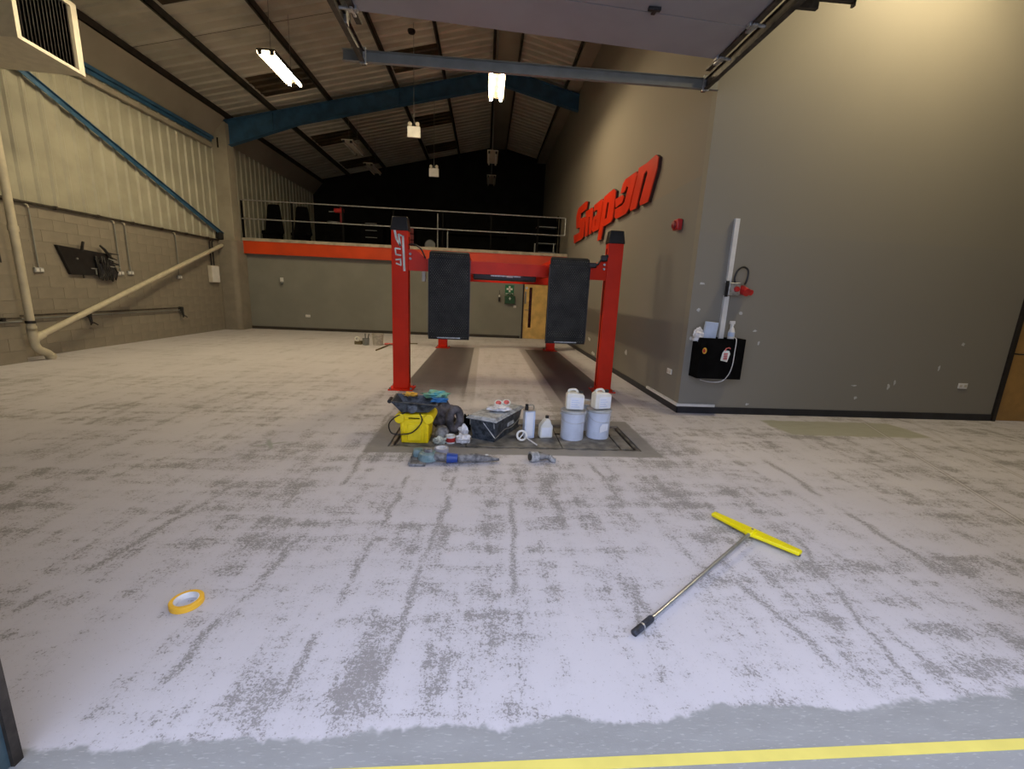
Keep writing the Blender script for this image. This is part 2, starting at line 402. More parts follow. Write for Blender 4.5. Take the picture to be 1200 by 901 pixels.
# ---- left wall: painted blockwork below, trapezoidal cladding above
wl = ob('wall_left', MB().bx(XL-.15, XL-.024, YW, YE, 0, 7.0), M['mortar'], kind='structure', smooth=0)
bw, bh, j = .55, .2265, .004
bm0 = MB().bx(-.02, 0, 0, bw-j, 0, bh-j).mesh('block', 0); bm0.materials.append(M['block'])
bmh = MB().bx(-.02, 0, 0, bw/2-j, 0, bh-j).mesh('block_half', 0); bmh.materials.append(M['block'])
rows = 13
for r in range(rows):
    y = 8.57; k = 0
    while y < 15.6:
        w = bw/2 if (k == 0 and r % 2) else bw
        if y + w > 15.62: w = bw/2
        o = ob('block', bmh if w < bw else bm0, None, wl); o.location = (XL+.0 + random.uniform(-.0006, .0006), y, r*bh + .002); y += w; k += 1
wp = ob('wall_left_pier', MB().bx(XL-.03, -8.537, 4.6, 8.52, 0, rows*bh), M['mortar'], kind='structure', smooth=0)
for r in range(rows):
    y = 8.53; k = 0
    while y > 5.6:
        w = bw/2 if (k == 0 and r % 2) else bw
        y -= w
        o = ob('block', bmh if w < bw else bm0, None, wp); o.location = (-8.515 + random.uniform(-.0006, .0006), y, r*bh + .002); k += 1
# corrugated sheets
PIT = 1/3
def profile(length, p=PIT, d=.035):
    pts = []; t = 0
    while t < length - 1e-6:
        for a, q in ((0, 0), (.20, 0), (.235, d), (.285, d)): 
            if t + a <= length: pts.append((t + a, q))
        t += p
    pts.append((length, 0)); return pts
def sheet_mesh(length, A, B, U, N, name, m):   # A,B end points (as functions of t along U)
    U = Vector(U); N = Vector(N); A = Vector(A); B = Vector(B); vs = []; fs = []
    pr = profile(length)
    for t, q in pr:
        vs.append(A + U*t + N*q); vs.append(B + U*t + N*q)
    for i in range(len(pr)-1): fs.append((2*i, 2*i+1, 2*i+3, 2*i+2))
    me = MB().add(vs, fs).mesh(name, 0); me.materials.append(m); return me
cm = sheet_mesh(1.0, (0,0,2.99), (0,0,6.72), (0,1,0), (1,0,0), 'cladding_sheet', M['cladding'])
y = 4.2
while y < YE - .9:
    o = ob('cladding_sheet', cm, None, wl); o.location = (XL-.02, y, 0); y += 1.0
ob('lining_panel', MB().add([(XL+.03, 5, 6.2), (XL+.03, 15.75, 6.2), (-8.46, 15.75, 6.74), (-8.46, 5, 6.74), (XL+.03, 5, 6.9), (XL+.03, 15.75, 6.9), (-8.46, 15.75, 6.9), (-8.46, 5, 6.9)],
   [(0,1,2,3), (4,7,6,5), (0,4,5,1), (1,5,6,2), (2,6,7,3), (3,7,4,0)]), M['lining'], wl, smooth=0)
ob('lining_panel', MB().add([(XL+.03, 16.2, 6.2), (XL+.03, YE, 6.2), (-8.46, YE, 6.74), (-8.46, 16.2, 6.74), (XL+.03, 16.2, 6.9), (XL+.03, YE, 6.9), (-8.46, YE, 6.9), (-8.46, 16.2, 6.9)],
   [(0,1,2,3), (4,7,6,5), (0,4,5,1), (1,5,6,2), (2,6,7,3), (3,7,4,0)]), M['lining'], wl, smooth=0)
ob('sheeting_rail', MB().bx(XL+.02, XL+.12, 5, 15.6, 5.80, 5.90), M['lining'], wl, smooth=0)

# ---- other walls
wr = ob('wall_right', MB().bx(XR, XR+.12, YF+.14, YE, 0, 8.6), M['wall_right'], kind='structure', smooth=0)
wf = ob('wall_front', MB().bx(XR, 8.09, YF, YF+.14, 0, 8.3).bx(8.09, 9.11, YF, YF+.14, 2.12, 8.3).bx(9.11, XE, YF, YF+.14, 0, 8.3), M['wall_front'], kind='structure', smooth=0)
ob('wall_far_right', MB().bx(XE, XE+.1, YW, YF+.14, 0, 7), M['wall_front'], kind='structure', smooth=0)
ob('wall_back', MB().bx(-8.45, 1.42, YB, YB+.12, 0, 2.64).bx(2.42, XR, YB, YB+.12, 0, 2.64).bx(1.42, 2.42, YB, YB+.12, 2.06, 2.64), M['wall_back'], kind='structure', smooth=0)
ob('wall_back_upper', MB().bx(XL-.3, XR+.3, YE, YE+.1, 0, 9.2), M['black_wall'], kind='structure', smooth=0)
ob('wall_door_side', MB().bx(XL-.3, -1.64, 1.04, 1.285, 0, 9.2).bx(3.02, XE+.1, 1.04, 1.285, 0, 9.2).bx(-1.64, 3.02, 1.04, 1.285, 4.45, 9.2), M['wall_front'], kind='structure', smooth=0)
def skirt(name, a, m): ob(name, MB().bx(*a), m, kind='structure', bevel=.004)
skirt('baseboard_right', (XR-.018, XR, YF-.018, YB, 0, .105), M['skirting'])
skirt('baseboard_front', (XR-.018, 8.085, YF-.018, YF, 0, .105), M['skirting'])
skirt('baseboard_front_right', (9.12, XE, YF-.018, YF, 0, .105), M['skirting'])
skirt('baseboard_back', (-8.42, 1.35, YB-.018, YB, 0, .10), M['skirting_brown'])
# filler patches on the grey walls
rng = random.Random(3)
def patch(par, c, r, ax):
    k = 11; pts = []
    for i in range(k):
        t = 2*math.pi*i/k; q = rng.uniform(.55, 1.1)
        u, v = r[0]*q*math.cos(t), r[1]*q*math.sin(t)
        pts.append((c[0]+u, c[1], c[2]+v) if ax == 'y' else (c[0], c[1]+u, c[2]+v))
    ob('filler_patch', MB().prism(pts, (0, -.002, 0) if ax == 'y' else (-.002, 0, 0)), M['filler'], par, smooth=0)
for x, z, a, b in [(3.08,1.91,.05,.02), (3.08,1.54,.03,.03), (3.03,1.13,.035,.035), (3.97,1.27,.04,.015), (3.72,1.52,.03,.025), (4.06,1.09,.02,.03),
                   (4.03,.16,.03,.02), (7.31,1.19,.03,.03), (7.01,.82,.02,.05), (5.69,.5,.05,.012), (5.75,.31,.03,.03), (6.25,.5,.03,.05), (6.34,.57,.02,.05)]:
    patch(wf, (x, YF, z), (a, b), 'y')
for y, z, a, b in [(8.7,.56,.09,.07), (11.35,.17,.2,.06), (11.9,.5,.15,.06)]: patch(wr, (XR, y, z), (a, b), 'x')

# ---- roof
ceil = ob('ceiling', MB().add([(XL-.1, YW, zr(XL-.1)+.07), (.47, YW, zr(.47)+.07), (XE, YW, zr(XE)+.07), (XL-.1, YE, zr(XL-.1)+.07), (.47, YE, zr(.47)+.07), (XE, YE, zr(XE)+.07),
      (XL-.1, YW, zr(XL-.1)+.17), (.47, YW, zr(.47)+.17), (XE, YW, zr(XE)+.17), (XL-.1, YE, zr(XL-.1)+.17), (.47, YE, zr(.47)+.17), (XE, YE, zr(XE)+.17)],
      [(0,1,4,3), (1,2,5,4), (6,9,10,7), (7,10,11,8), (0,3,9,6), (2,8,11,5), (0,6,7,1), (1,7,8,2), (3,4,10,9), (4,5,11,10)]), M['void'], kind='structure', smooth=0)
def slope_sheet(name, x0, x1, length, m, dz=0.0):
    n = Vector((-.233 if x0 < .4 else .233, 0, 1)).normalized() * -1
    return sheet_mesh(length, (x0, 0, zr(x0)+dz), (x1, 0, zr(x1)+dz), (0,1,0), n, name, m)
lsheet = slope_sheet('roof_sheet', XL, .08, 1.0, M['roof']); rsheet = slope_sheet('roof_sheet_right', .86, 2.95, 1.0, M['roof'])
wsheet = slope_sheet('roof_sheet_wide', .86, XE, 1.0, M['roof'])
y = 2.1
while y < YE - .9:
    o = ob('roof_sheet', lsheet, None, ceil); o.location.y = y
    o = ob('roof_sheet', wsheet if y < YF-.9 else rsheet, None, ceil); o.location.y = y
    y += 1.0 if abs(y - 11.1) > .01 else 1.028
    y = round(y, 3)
for (x0, x1) in ((-6.97, -5.28), (-3.0, -1.55)):
    rl = slope_sheet('rooflight', x0, x1, 1.22, M['rooflight'], -.012)
    for yy in (5.25, 9.75-.05, 14.1, 18.75, 22.0):
        n0 = round((yy - 2.1) * 3) / 3 + 2.1 + (.028 if yy > 11.5 else 0)
        o = ob('rooflight', rl, None, ceil); o.location.y = n0
ob('ridge_liner', MB().bx(.10, .84, YW+.1, YE, zr(.1)-.04, zr(.1)-.01), M['lining'], ceil, smooth=0)
pl = []
for x in (-8.43, -7.02, -5.22, -3.04, -1.5, .08, .86, 2.45):
    h = .17; b = MB()
    b.bx(-.012, .012, YW, YE, 0, h).bx(-.06, .012, YW, YE, 0, .014)
    o = ob('purlin', b, M['purlin_dark'] if x < -8 else M['purlin'], ceil, smooth=0); o.location = (x, 0, zb(x)-.01)
for x in (4.2, 6.0, 7.8, 9.4):
    b = MB().bx(-.012, .012, YW, YF, 0, .17).bx(-.06, .012, YW, YF, 0, .014)
    o = ob('purlin', b, M['purlin'], ceil, smooth=0); o.location = (x, 0, zb(x)-.01)
ob('closing_panel', MB().bx(2.5, XR, YF, YE, zb(2.45)-.02, zb(2.45)+.03), M['lining'], ceil, smooth=0)

# ---- steel frame: columns, blue rafters, braces, rail
YR = 15.95
col = thing('steel_column', 'beige cased column in the far left corner carrying the blue rafter', 'column', (XL, YR, 0))
ob('shaft', MB().bx(.02, .47, -.2, .2, 2.99, 6.62), M['column'], col, bevel=.01)
b = MB(); pts = [(.01, -.35), (.38, -.35)] + [(.38 + .16*math.sin(t), -.19 - .16*math.cos(t)) for t in [math.pi/2*i/6 for i in range(1, 7)]] + [(.54, .345), (.01, .345)]
b.prism([(x, y, 0) for x, y in pts], (0, 0, 2.98))
ob('base_casing', b, M['block'], col)
ob('bolt_plate', MB().bx(.18, .22, -.215, -.2, 5.85, 6.15), M['black_matt'], col, smooth=0)
def rafter(name, label, y, x0, x1, haunch):
    t = thing(name, label, 'roof beam', (0, y, 0))
    def bot(x): 
        d = .46
        if haunch and x < haunch: d += .28 * (haunch - x) / (haunch - x0)
        return zb(x) - .02 - d
    top = [(x0, 0, zb(x0)-.02)] + ([(.47, 0, zb(.47)-.02)] if x0 < .47 < x1 else []) + [(x1, 0, zb(x1)-.02)]
    low = [(x1, 0, bot(x1))] + ([(.47, 0, bot(.47))] if x0 < .47 < x1 else []) + ([(haunch, 0, bot(haunch))] if haunch else []) + [(x0, 0, bot(x0))]
    ob('web', MB().prism([(p[0], -.008, p[2]) for p in top + low], (0, .016, 0)), M['blue'], t, smooth=0)
    def fl(ps, s):
        m = MB()
        for a, c in zip(ps, ps[1:]):
            m.prism([(a[0], -.10, a[2]), (c[0], -.10, c[2]), (c[0], -.10, c[2]+s), (a[0], -.10, a[2]+s)], (0, .2, 0))
        return m
    ob('flange', fl(top, .018), M['blue'], t, smooth=0); ob('flange', fl(low, -.018), M['blue'], t, smooth=0)
    for x in (-7.05, -3.0):
        if x0 < x < x1: ob('stiffener', MB().bx(x-.008, x+.008, -.09, -.008, bot(x)+.01, zb(x)-.04), M['blue'], t, smooth=0)
    return t
rafter('roof_rafter', 'blue painted steel rafter crossing the roof above the mezzanine front', YR, XL+.36, XR, -6.2)
tag(ob('eaves_rail', MB().bx(XL+.04, XL+.11, 5.0, 15.72, 6.09, 6.17).bx(XL+.04, XL+.045, 5.0, 15.72, 6.0, 6.1), M['blue'], smooth=0), 'straight blue steel rail along the top of the left wall cladding', 'steel rail')
p0 = Vector((XL+.10, 9.55, 5.42)); p1 = Vector((XL+.10, 15.72, 3.16)); d = (p1-p0).normalized(); u = Vector((0, -d.z, d.y))
br = thing('wall_brace', 'diagonal blue steel brace running down across the left wall cladding', 'steel brace')
ob('angle_bar', MB().prism([p0-u*.055, p1-u*.055, p1+u*.055, p0+u*.055], (.012, 0, 0)).prism([p0+u*.045, p1+u*.045, p1+u*.055, p0+u*.055], (.06, 0, 0)), M['blue'], br, smooth=0)
ob('end_bracket', MB().bx(XL+.02, XL+.13, 15.5, 15.74, 3.0, 3.22), M['black'], br, bevel=.01)

# ---- sectional door overhead and its tracks
ZD = 4.36
d1 = ob('door_1', MB().bx(-1.64, 3.0, YW+.02, YW+.14, 4.42, 4.62), M['track_dark'], kind='structure', smooth=0)
for i in range(6):      # sections run back from the door head
    ya0, ya1 = 5.10 - .62*i, 5.42 - .62*i
    g = .008
    v = [(-1.40, ya0-.612, ZD), (2.56, ya1-.612, ZD), (2.56, ya1-g, ZD), (-1.40, ya0-g, ZD)]
    b = MB().add(v + [(a, c, ZD+.045) for a, c, _ in v], [(0,3,2,1), (4,5,6,7), (0,1,5,4), (1,2,6,5), (2,3,7,6), (3,0,4,7)])
    ob('door_section', b, M['door_panel'], d1, smooth=0)
    for s, xx, yy in ((-1, -1.40, ya0), (1, 2.56, ya1)):
        ob('hinge', MB().bx(xx-.05, xx+.05, yy-.09, yy-.02, ZD-.035, ZD+.05).bx(xx-.012*s-.02, xx+.02, yy-.13, yy+.02, ZD-.05, ZD-.03), M['galv'], d1, bevel=.004)
        ob('roller', MB().cyl((xx+s*.03, yy-.055, ZD-.012), (xx+s*.13, yy-.055, ZD-.012), .016, n=10), M['galv'], d1)
for s, xx in ((-1, -1.40), (1, 2.56)):
    ob('edge_strip', MB().bx(xx-.03, xx+.03, 1.9, 5.28 if s < 0 else 5.62, ZD-.028, ZD-.004), M['track_dark'], d1, bevel=.003)
def track(x):
    b = MB()
    b.bx(x-.004, x+.004, 1.75, 6.06, ZD-.06, ZD+.05).bx(x-.03, x+.03, 1.75, 6.06, ZD-.064, ZD-.058).bx(x-.03, x+.03, 1.75, 6.06, ZD+.05, ZD+.056)
    return b
ob('horizontal_track', track(-1.555), M['track_dark'], d1, smooth=0); ob('horizontal_track', track(2.72), M['track_dark'], d1, smooth=0)
b = MB().bx(-1.80, 2.90, 6.03, 6.035, ZD-.05, ZD+.07).bx(-1.80, 2.90, 5.985, 6.075, ZD+.07, ZD+.075).bx(-1.80, 2.90, 5.985, 6.03, ZD-.05, ZD-.045)
ob('end_bar', b, M['galv_dull'], d1, smooth=0)
for x in (-1.555, 2.72):
    ob('track_clip', MB().bx(x-.04, x+.04, 5.97, 6.0, ZD-.08, ZD+.10), M['galv'], d1, bevel=.004)
for x, y in ((-1.70, 6.03), (2.82, 6.03), (-1.60, 5.3)):
    ob('hanger_wire', MB().cyl((x, y, ZD+.07), (x, y, zb(x)), .006, n=6), M['galv_dull'], d1)
ob('track_hanger', MB().bx(2.74, XR+.0, 4.37, 4.41, ZD-.05, ZD+.04).bx(2.74, 3.3, 4.37, 4.41, ZD+.03, ZD+.045).bx(3.28, 3.30, 4.37, 4.41, ZD+.0, zb(3.3)), M['track_dark'], d1, smooth=0)
ob('drop_bracket', MB().bx(-1.60, -1.52, 5.26, 5.34, ZD-.03, ZD+.2), M['galv'], d1, bevel=.005)
ob('door_sensor', MB().bx(1.46, 1.58, 4.62, 4.66, ZD-.03, ZD).bx(1.50, 1.54, 4.60, 4.68, ZD-.045, ZD-.03), M['black'], d1, bevel=.004)
# door jamb with vertical track, bottom left of the photo
jb = ob('trim_1', MB().bx(-1.64, -1.562, 1.15, 1.285, 0, 4.45), M['jamb'], kind='structure', bevel=.006)
ob('track_lip', MB().bx(-1.562, -1.55, 1.262, 1.292, 0.0, 4.45), M['track_dark'], jb, smooth=0)
ob('trim_2', MB().bx(2.93, 3.02, 1.15, 1.285, 0, 4.45), M['jamb'], kind='structure', bevel=.006)

# ---- mezzanine deck, beam, railing
mz = ob('floor_mezzanine', MB().bx(XL+.55, XR, 16.28, YE, 2.68, 3.06), M['deck'], kind='structure', smooth=0)
bm_ = thing('mezzanine_beam', 'long orange-red beam along the front edge of the mezzanine', 'beam', (0, 16.15, 0))
ob('web', MB().bx(-8.42, XR-.01, -.01, .01, 2.64, 3.04), M['orange_red'], bm_, smooth=0)
for z in (2.62, 3.02): ob('flange', MB().bx(-8.42, XR-.01, -.03, .09, z, z+.02), M['orange_red'], bm_, smooth=0)
ob('deck_edge', MB().bx(-8.42, XR-.01, -.04, .10, 3.041, 3.14), M['cream_edge'], bm_, smooth=0)
rl = thing('mezzanine_railing', 'black post and grey tube guard railing along the mezzanine edge', 'railing', (0, 16.2, 3.14))
for x in (-8.40, -6.74, -5.02, -3.28, -1.57, .14, 1.83, 2.62):
    ob('post', MB().bx(x-.028, x+.028, -.028, .028, 0, 1.25), M['rail_black'], rl, smooth=0)
for z, x0 in ((1.23, -8.40), (.63, -8.40)):
    ob('rail', MB().tube([(x0, -.045, z), (2.78, -.045, z)], .021), M['galv'], rl)
ob('rail_end', MB().tube([(2.80, -.045, .63), (2.80, -.045, 1.23)], .021), M['galv'], rl)
for x, h in ((-1.75, 1.16), (-1.40, .60), (1.75, .33), (2.44, .36)):
    ob('stanchion', MB().cyl((x, .06, 0), (x, .06, h), .024, n=10), M['galv_dull'], rl)

# ---- things stored on the mezzanine (dark)
def seat(x, y, label):
    t = thing('high_back_seat', label, 'seat', (x, y, 3.06))
    ob('base', MB().bx(-.28, .28, -.25, .3, .02, .42), M['black_matt'], t, bevel=.03)
    ob('cushion', MB().bx(-.3, .3, -.28, .3, .42, .56), M['black_matt'], t, bevel=.05)
    ob('backrest', MB().add([(-.36,.12,.5), (.36,.12,.5), (.36,.30,.5), (-.36,.30,.5), (-.24,.22,1.6), (.20,.22,1.6), (.20,.34,1.6), (-.24,.34,1.6)],
        [(0,3,2,1), (4,5,6,7), (0,1,5,4), (1,2,6,5), (2,3,7,6), (3,0,4,7)]), M['black_matt'], t, bevel=.06)
    return t
seat(-8.35, 18.2, 'black high-backed seat at the left end of the mezzanine, by the wall')
seat(-7.35, 18.4, 'black high-backed seat on the mezzanine, right of the other one')
tc = thing('tyre_changer', 'dark workshop machine with a red arm on the mezzanine behind the railing', 'machine', (-5.9, 18.4, 3.06))
ob('cabinet', MB().bx(-.45, .35, -.3, .35, 0, .95), M['black_matt'], tc, bevel=.03)
ob('column', MB().bx(.10, .22, -.06, .06, .95, 1.62), M['dark_red'], tc, bevel=.01)
ob('arm', MB().bx(-.12, .26, -.09, .0, 1.40, 1.56), M['red_plastic'], tc, bevel=.02)
ob('handle', MB().cyl((-.30, -.1, 1.42), (-.10, -.1, 1.42), .025, n=10), M['galv'], tc)
ob('turntable', MB().cyl((-.15, 0, .95), (-.15, 0, 1.05), .25, n=20), M['galv_dull'], tc)
for i, (x, w, h, lb) in enumerate([(-4.6, .9, 1.15, 'left of the pair of dark cabinets in the middle of the mezzanine'), (-3.3, .8, 1.0, 'right of the pair of dark cabinets, behind the lift post cap')]):
    t = thing('storage_cabinet', lb, 'cabinet', (x, 18.6, 3.06))
    ob('carcass', MB().bx(-w/2, w/2, -.24, .3, 0, h), M['black_matt'], t, bevel=.01)
    for k in range(4):
        dr = ob('drawer', MB().bx(-w/2+.03, w/2-.03, -.262, -.243, .08+k*h*.23, .05+(k+1)*h*.23), M['dark_red'] if i else M['black_matt'], t, bevel=.005)
        ob('handle', MB().bx(-w/4, w/4, -.285, -.262, .05+(k+.8)*h*.23, .07+(k+.8)*h*.23), M['galv_dull'], dr, smooth=0)
wm = thing('wheel_on_edge', 'large dark tyre standing on edge on the mezzanine', 'tyre', (-2.3, 18.6, 3.06+.38))
ob('tyre', MB().ringlathe([(.22,-.1), (.34,-.12), (.38,-.08), (.38,.08), (.34,.12), (.22,.1)], 28, Matrix.Rotation(math.pi/2, 4, 'X')), M['black_matt'], wm)
ob('rim', MB().lathe([(.03,-.03), (.2,-.05), (.219,-.08), (.219,.08), (.2,.05), (.03,.03)], 24, Matrix.Rotation(math.pi/2, 4, 'X')), M['galv_dull'], wm)
for i, (x, lb) in enumerate([(-.6, 'long dark workbench on the mezzanine above the lift crossbeam')]):
    t = thing('workbench', lb, 'workbench', (x, 18.8, 3.06))
    ob('bench_top', MB().bx(-1.1, 1.5, -.35, .35, .86, .92), M['black_matt'], t, smooth=0)
    for sx in (-1.05, 1.45):
        for sy in (-.3, .3): ob('leg', MB().bx(sx-.03, sx+.03, sy-.03, sy+.03, 0, .86), M['black_matt'], t, smooth=0)
    ob('back_board', MB().bx(-1.1, 1.5, .33, .36, .92, 1.7), M['black_matt'], t, smooth=0)
sh = thing('metal_shelving', 'dark shelving unit with two pale shelf edges at the right end of the mezzanine', 'shelving', (2.45, 18.6, 3.06))
for sx in (-.42, .42):
    for sy in (-.22, .22): ob('upright', MB().bx(sx-.02, sx+.02, sy-.02, sy+.02, 0, 1.75), M['black_matt'], sh, smooth=0)
for z in (.3, .65, .99, 1.29): ob('shelf', MB().bx(-.42, .42, -.24, .24, z, z+.03), M['galv_dull'], sh, smooth=0)
ob('back_panel', MB().bx(-.42, .42, .22, .24, .1, 1.75), M['black_matt'], sh, smooth=0)

# ---- doors in the walls
def timber_door(name, x, y, w, h, m, vis, hx, flip=1):
    d = ob(name, MB().bx(x-.055, x, y-.035, y+.11, 0, h+.055).bx(x+w, x+w+.055, y-.035, y+.11, 0, h+.055).bx(x, x+w, y-.035, y+.11, h, h+.055), M['frame'], kind='structure', smooth=0)
    a = (vis[0], vis[1]) if vis else None
    b = MB(); y0, y1 = y-.004, y+.04
    if vis:
        b.bx(x+.004, vis[0], y0, y1, .008, h-.004).bx(vis[1], x+w-.004, y0, y1, .008, h-.004).bx(vis[0], vis[1], y0, y1, .008, vis[2]).bx(vis[0], vis[1], y0, y1, vis[3], h-.004)
    else: b.bx(x+.004, x+w-.004, y0, y1, .008, h-.004)
    ob('leaf', b, m, d, smooth=0)
    if vis: ob('vision_pane', MB().bx(vis[0], vis[1], y0+.01, y0+.02, vis[2], vis[3]), M['glass_dark'], d, smooth=0)
    ob('handle', MB().tube([(hx, y0, 1.08), (hx, y0-.05, 1.08), (hx+.13*flip, y0-.05, 1.08)], .011), M['galv_dull'] if name != 'door_3' else M['black'], d)
    return d
d2 = timber_door('door_2', 1.45, YB, .92, 2.02, M['wood'], (1.64, 1.75, .42, 1.90), 1.51)
ob('push_plate', MB().bx(1.475, 1.54, YB-.008, YB-.004, 1.30, 1.75), M['galv_dull'], d2, smooth=0)
ob('door_notice', MB().cyl((1.535, YB-.004, 1.88), (1.535, YB-.008, 1.88), .05, n=16), M['label_blue'], d2)
d3 = timber_door('door_3', 8.15, YF, .90, 2.06, M['wood_shaded'], None, 8.20)
# ================================================================ FOUR POST LIFT
lift = thing('four_post_lift', 'red four-post car lift with two black ramps hanging down', 'car lift', (0, 0, 0))
def post(x, y, h, logo):
    b = MB().bx(x-.13, x+.13, y-.02, y+.16, .02, h)
    p = ob('post', b, M['red'], lift, bevel=.012)
    ob('base_plate', MB().bx(x-.2, x+.2, y-.10, y+.26, 0, .02), M['red'], p, smooth=0)
    ob('cap', MB().frus((.145, .11), (.115, .08), h-.02, h+.19, TR(x, y+.07, 0)), M['black'], p, bevel=.015)
    ob('slot', MB().bx(x+.131, x+.133, y+.05, y+.09, .1, h-.1) if x < 0 else MB().bx(x-.133, x-.131, y+.05, y+.09, .1, h-.1), M['black_matt'], p, smooth=0)
    for sx, sy in ((-.17, -.07), (.17, -.07), (.17, .22), (-.17, .22)):
        ob('anchor_bolt', MB().cyl((x+sx, y+sy, .02), (x+sx, y+sy, .05), .018, n=6), M['galv_dull'], p)
    return p
pa = post(-1.35, 7.12, 2.55, True); pb = post(2.16, 7.40, 2.56, False)
post(-1.20, 12.72, 2.55, False); post(2.02, 12.9, 2.55, False)
# white lettering on the near left post, reading downwards
def strip(pts, w):   # polyline strokes in post face coords (u down, v right)
    out = []
    for (u0, v0), (u1, v1) in zip(pts, pts[1:]): out.append(((u0, v0), (u1, v1), w))
    return out
lg = MB(); yy = 7.096
def stroke(u0, v0, u1, v1, w):
    w *= 1.15
    du, dv = u1-u0, v1-v0; L = math.hypot(du, dv); nu, nv = -dv/L*w/2, du/L*w/2; eu, ev = du/L*w*.4, dv/L*w*.4
    pts = [(u0-eu+nu, v0-ev+nv), (u1+eu+nu, v1+ev+nv), (u1+eu-nu, v1+ev-nv), (u0-eu-nu, v0-ev-nv)]
    lg.prism([(-1.48+v, yy, 2.545-u) for u, v in pts], (0, -.004, 0))
Q = lambda x0, y0, x1, y1, w=.024: stroke((y0-340)*.00162, (x0-100)*.00162, (y1-340)*.00162, (x1-100)*.00162, w)
Q(135, 350, 150, 425, .028); Q(150, 430, 186, 486, .024); Q(172, 388, 186, 484, .026); Q(176, 386, 210, 402, .020); Q(212, 404, 224, 715, .028)
Q(142, 515, 184, 519, .020); Q(138, 517, 144, 570, .018); Q(146, 572, 188, 577, .020)
Q(146, 620, 188, 614, .020); Q(188, 616, 192, 668, .018); Q(190, 670, 148, 655, .020)
ob('lettering', lg, M['sign_white'], lift, smooth=0)
# crossbeams, lightly angled because the lift stands a little askew
def cross(xa, ya, xb, yb, z0, z1, arch=True):
    n = 60; L = xb - xa; top = []
    for i in range(n+1):
        x = xa + L*i/n; e = 0
        if arch:
            for q in (x - xa, xb - x):
                if q < .25: e = max(e, .13 * (1 - (q/.25)**3))
        top.append((x, z1 + e))
    pts = [(xa, z0)] + top + [(xb, z0)]
    k = (yb-ya)/L
    return MB().prism([(x, ya + (x-xa)*k - .06, z) for x, z in pts], (0, .12, 0)).prism([(x, ya + (x-xa)*k - .075, z) for x, z in ((xa+.3, z0), (xb-.3, z0), (xb-.3, z0+.02), (xa+.3, z0+.02))], (0, .15, 0))
cb = ob('crossbeam', cross(-1.22, 7.20, 2.03, 7.46, 1.94, 2.13), M['red'], lift, smooth=30)
ob('crossbeam', cross(-1.07, 12.8, 1.89, 12.96, 1.94, 2.13), M['red'], lift, smooth=30)
for x, z in ((-1.19, 2.19), (-1.19, 2.12), (1.98, 2.19), (1.98, 2.12)):
    yb_ = 7.14 if x < 0 else 7.385
    ob('beam_bolt', MB().cyl((x, yb_, z), (x, yb_-.03, z), .02, n=8), M['galv'], cb)
ob('air_hose', MB().tube([(-1.21, 7.10, 2.33), (-1.12, 7.09, 2.33), (-1.03, 7.09, 2.28), (-.98, 7.09, 2.2), (-.95, 7.09, 2.13)], .012), M['black'], lift)
ob('air_hose', MB().tube([(2.02, 7.34, 2.33), (1.93, 7.33, 2.30), (1.86, 7.33, 2.19), (1.78, 7.33, 2.15)], [.03, .02, .016, .016]), M['black'], lift)
ob('cable_guide', MB().bx(1.64, 1.84, 7.31, 7.38, 2.13, 2.21), M['black'], lift, bevel=.015)
ob('cable_guide', MB().bx(1.90, 2.02, 7.31, 7.38, 2.24, 2.34), M['black'], lift, bevel=.02)
ob('pulley_bracket', MB().bx(-1.02, -.96, 7.17, 7.25, 1.78, 1.94), M['offwhite'], lift, bevel=.01)
# runways
for x0, x1 in ((-.82, -.26), (1.03, 1.62)):
    r = ob('runway', MB().bx(x0, x1, 6.98, 13.05, 2.135, 2.20).bx(x0, x0+.03, 6.98, 13.05, 2.10, 2.135).bx(x1-.03, x1, 6.98, 13.05, 2.10, 2.135), M['red'], lift, smooth=0)
jk = ob('jacking_beam', MB().bx(-.25, 1.02, 8.9, 9.25, 1.90, 2.10), M['black'], lift, bevel=.02)
ob('jack_head', MB().bx(.1, .7, 8.86, 8.90, 1.97, 2.0), M['galv'], jk, smooth=0)
ob('jack_plate', MB().bx(.42, .54, 8.84, 8.86, 1.96, 2.03), M['label'], jk, smooth=0)
ob('jack_hose', MB().tube([(.62, 8.85, 2.02), (.8, 8.8, 2.04), (.95, 8.85, 2.1)], .014), M['pink'], jk)
ob('stop_block', MB().bx(.85, 1.02, 9.3, 9.6, 1.96, 2.12), M['black'], lift, bevel=.02)
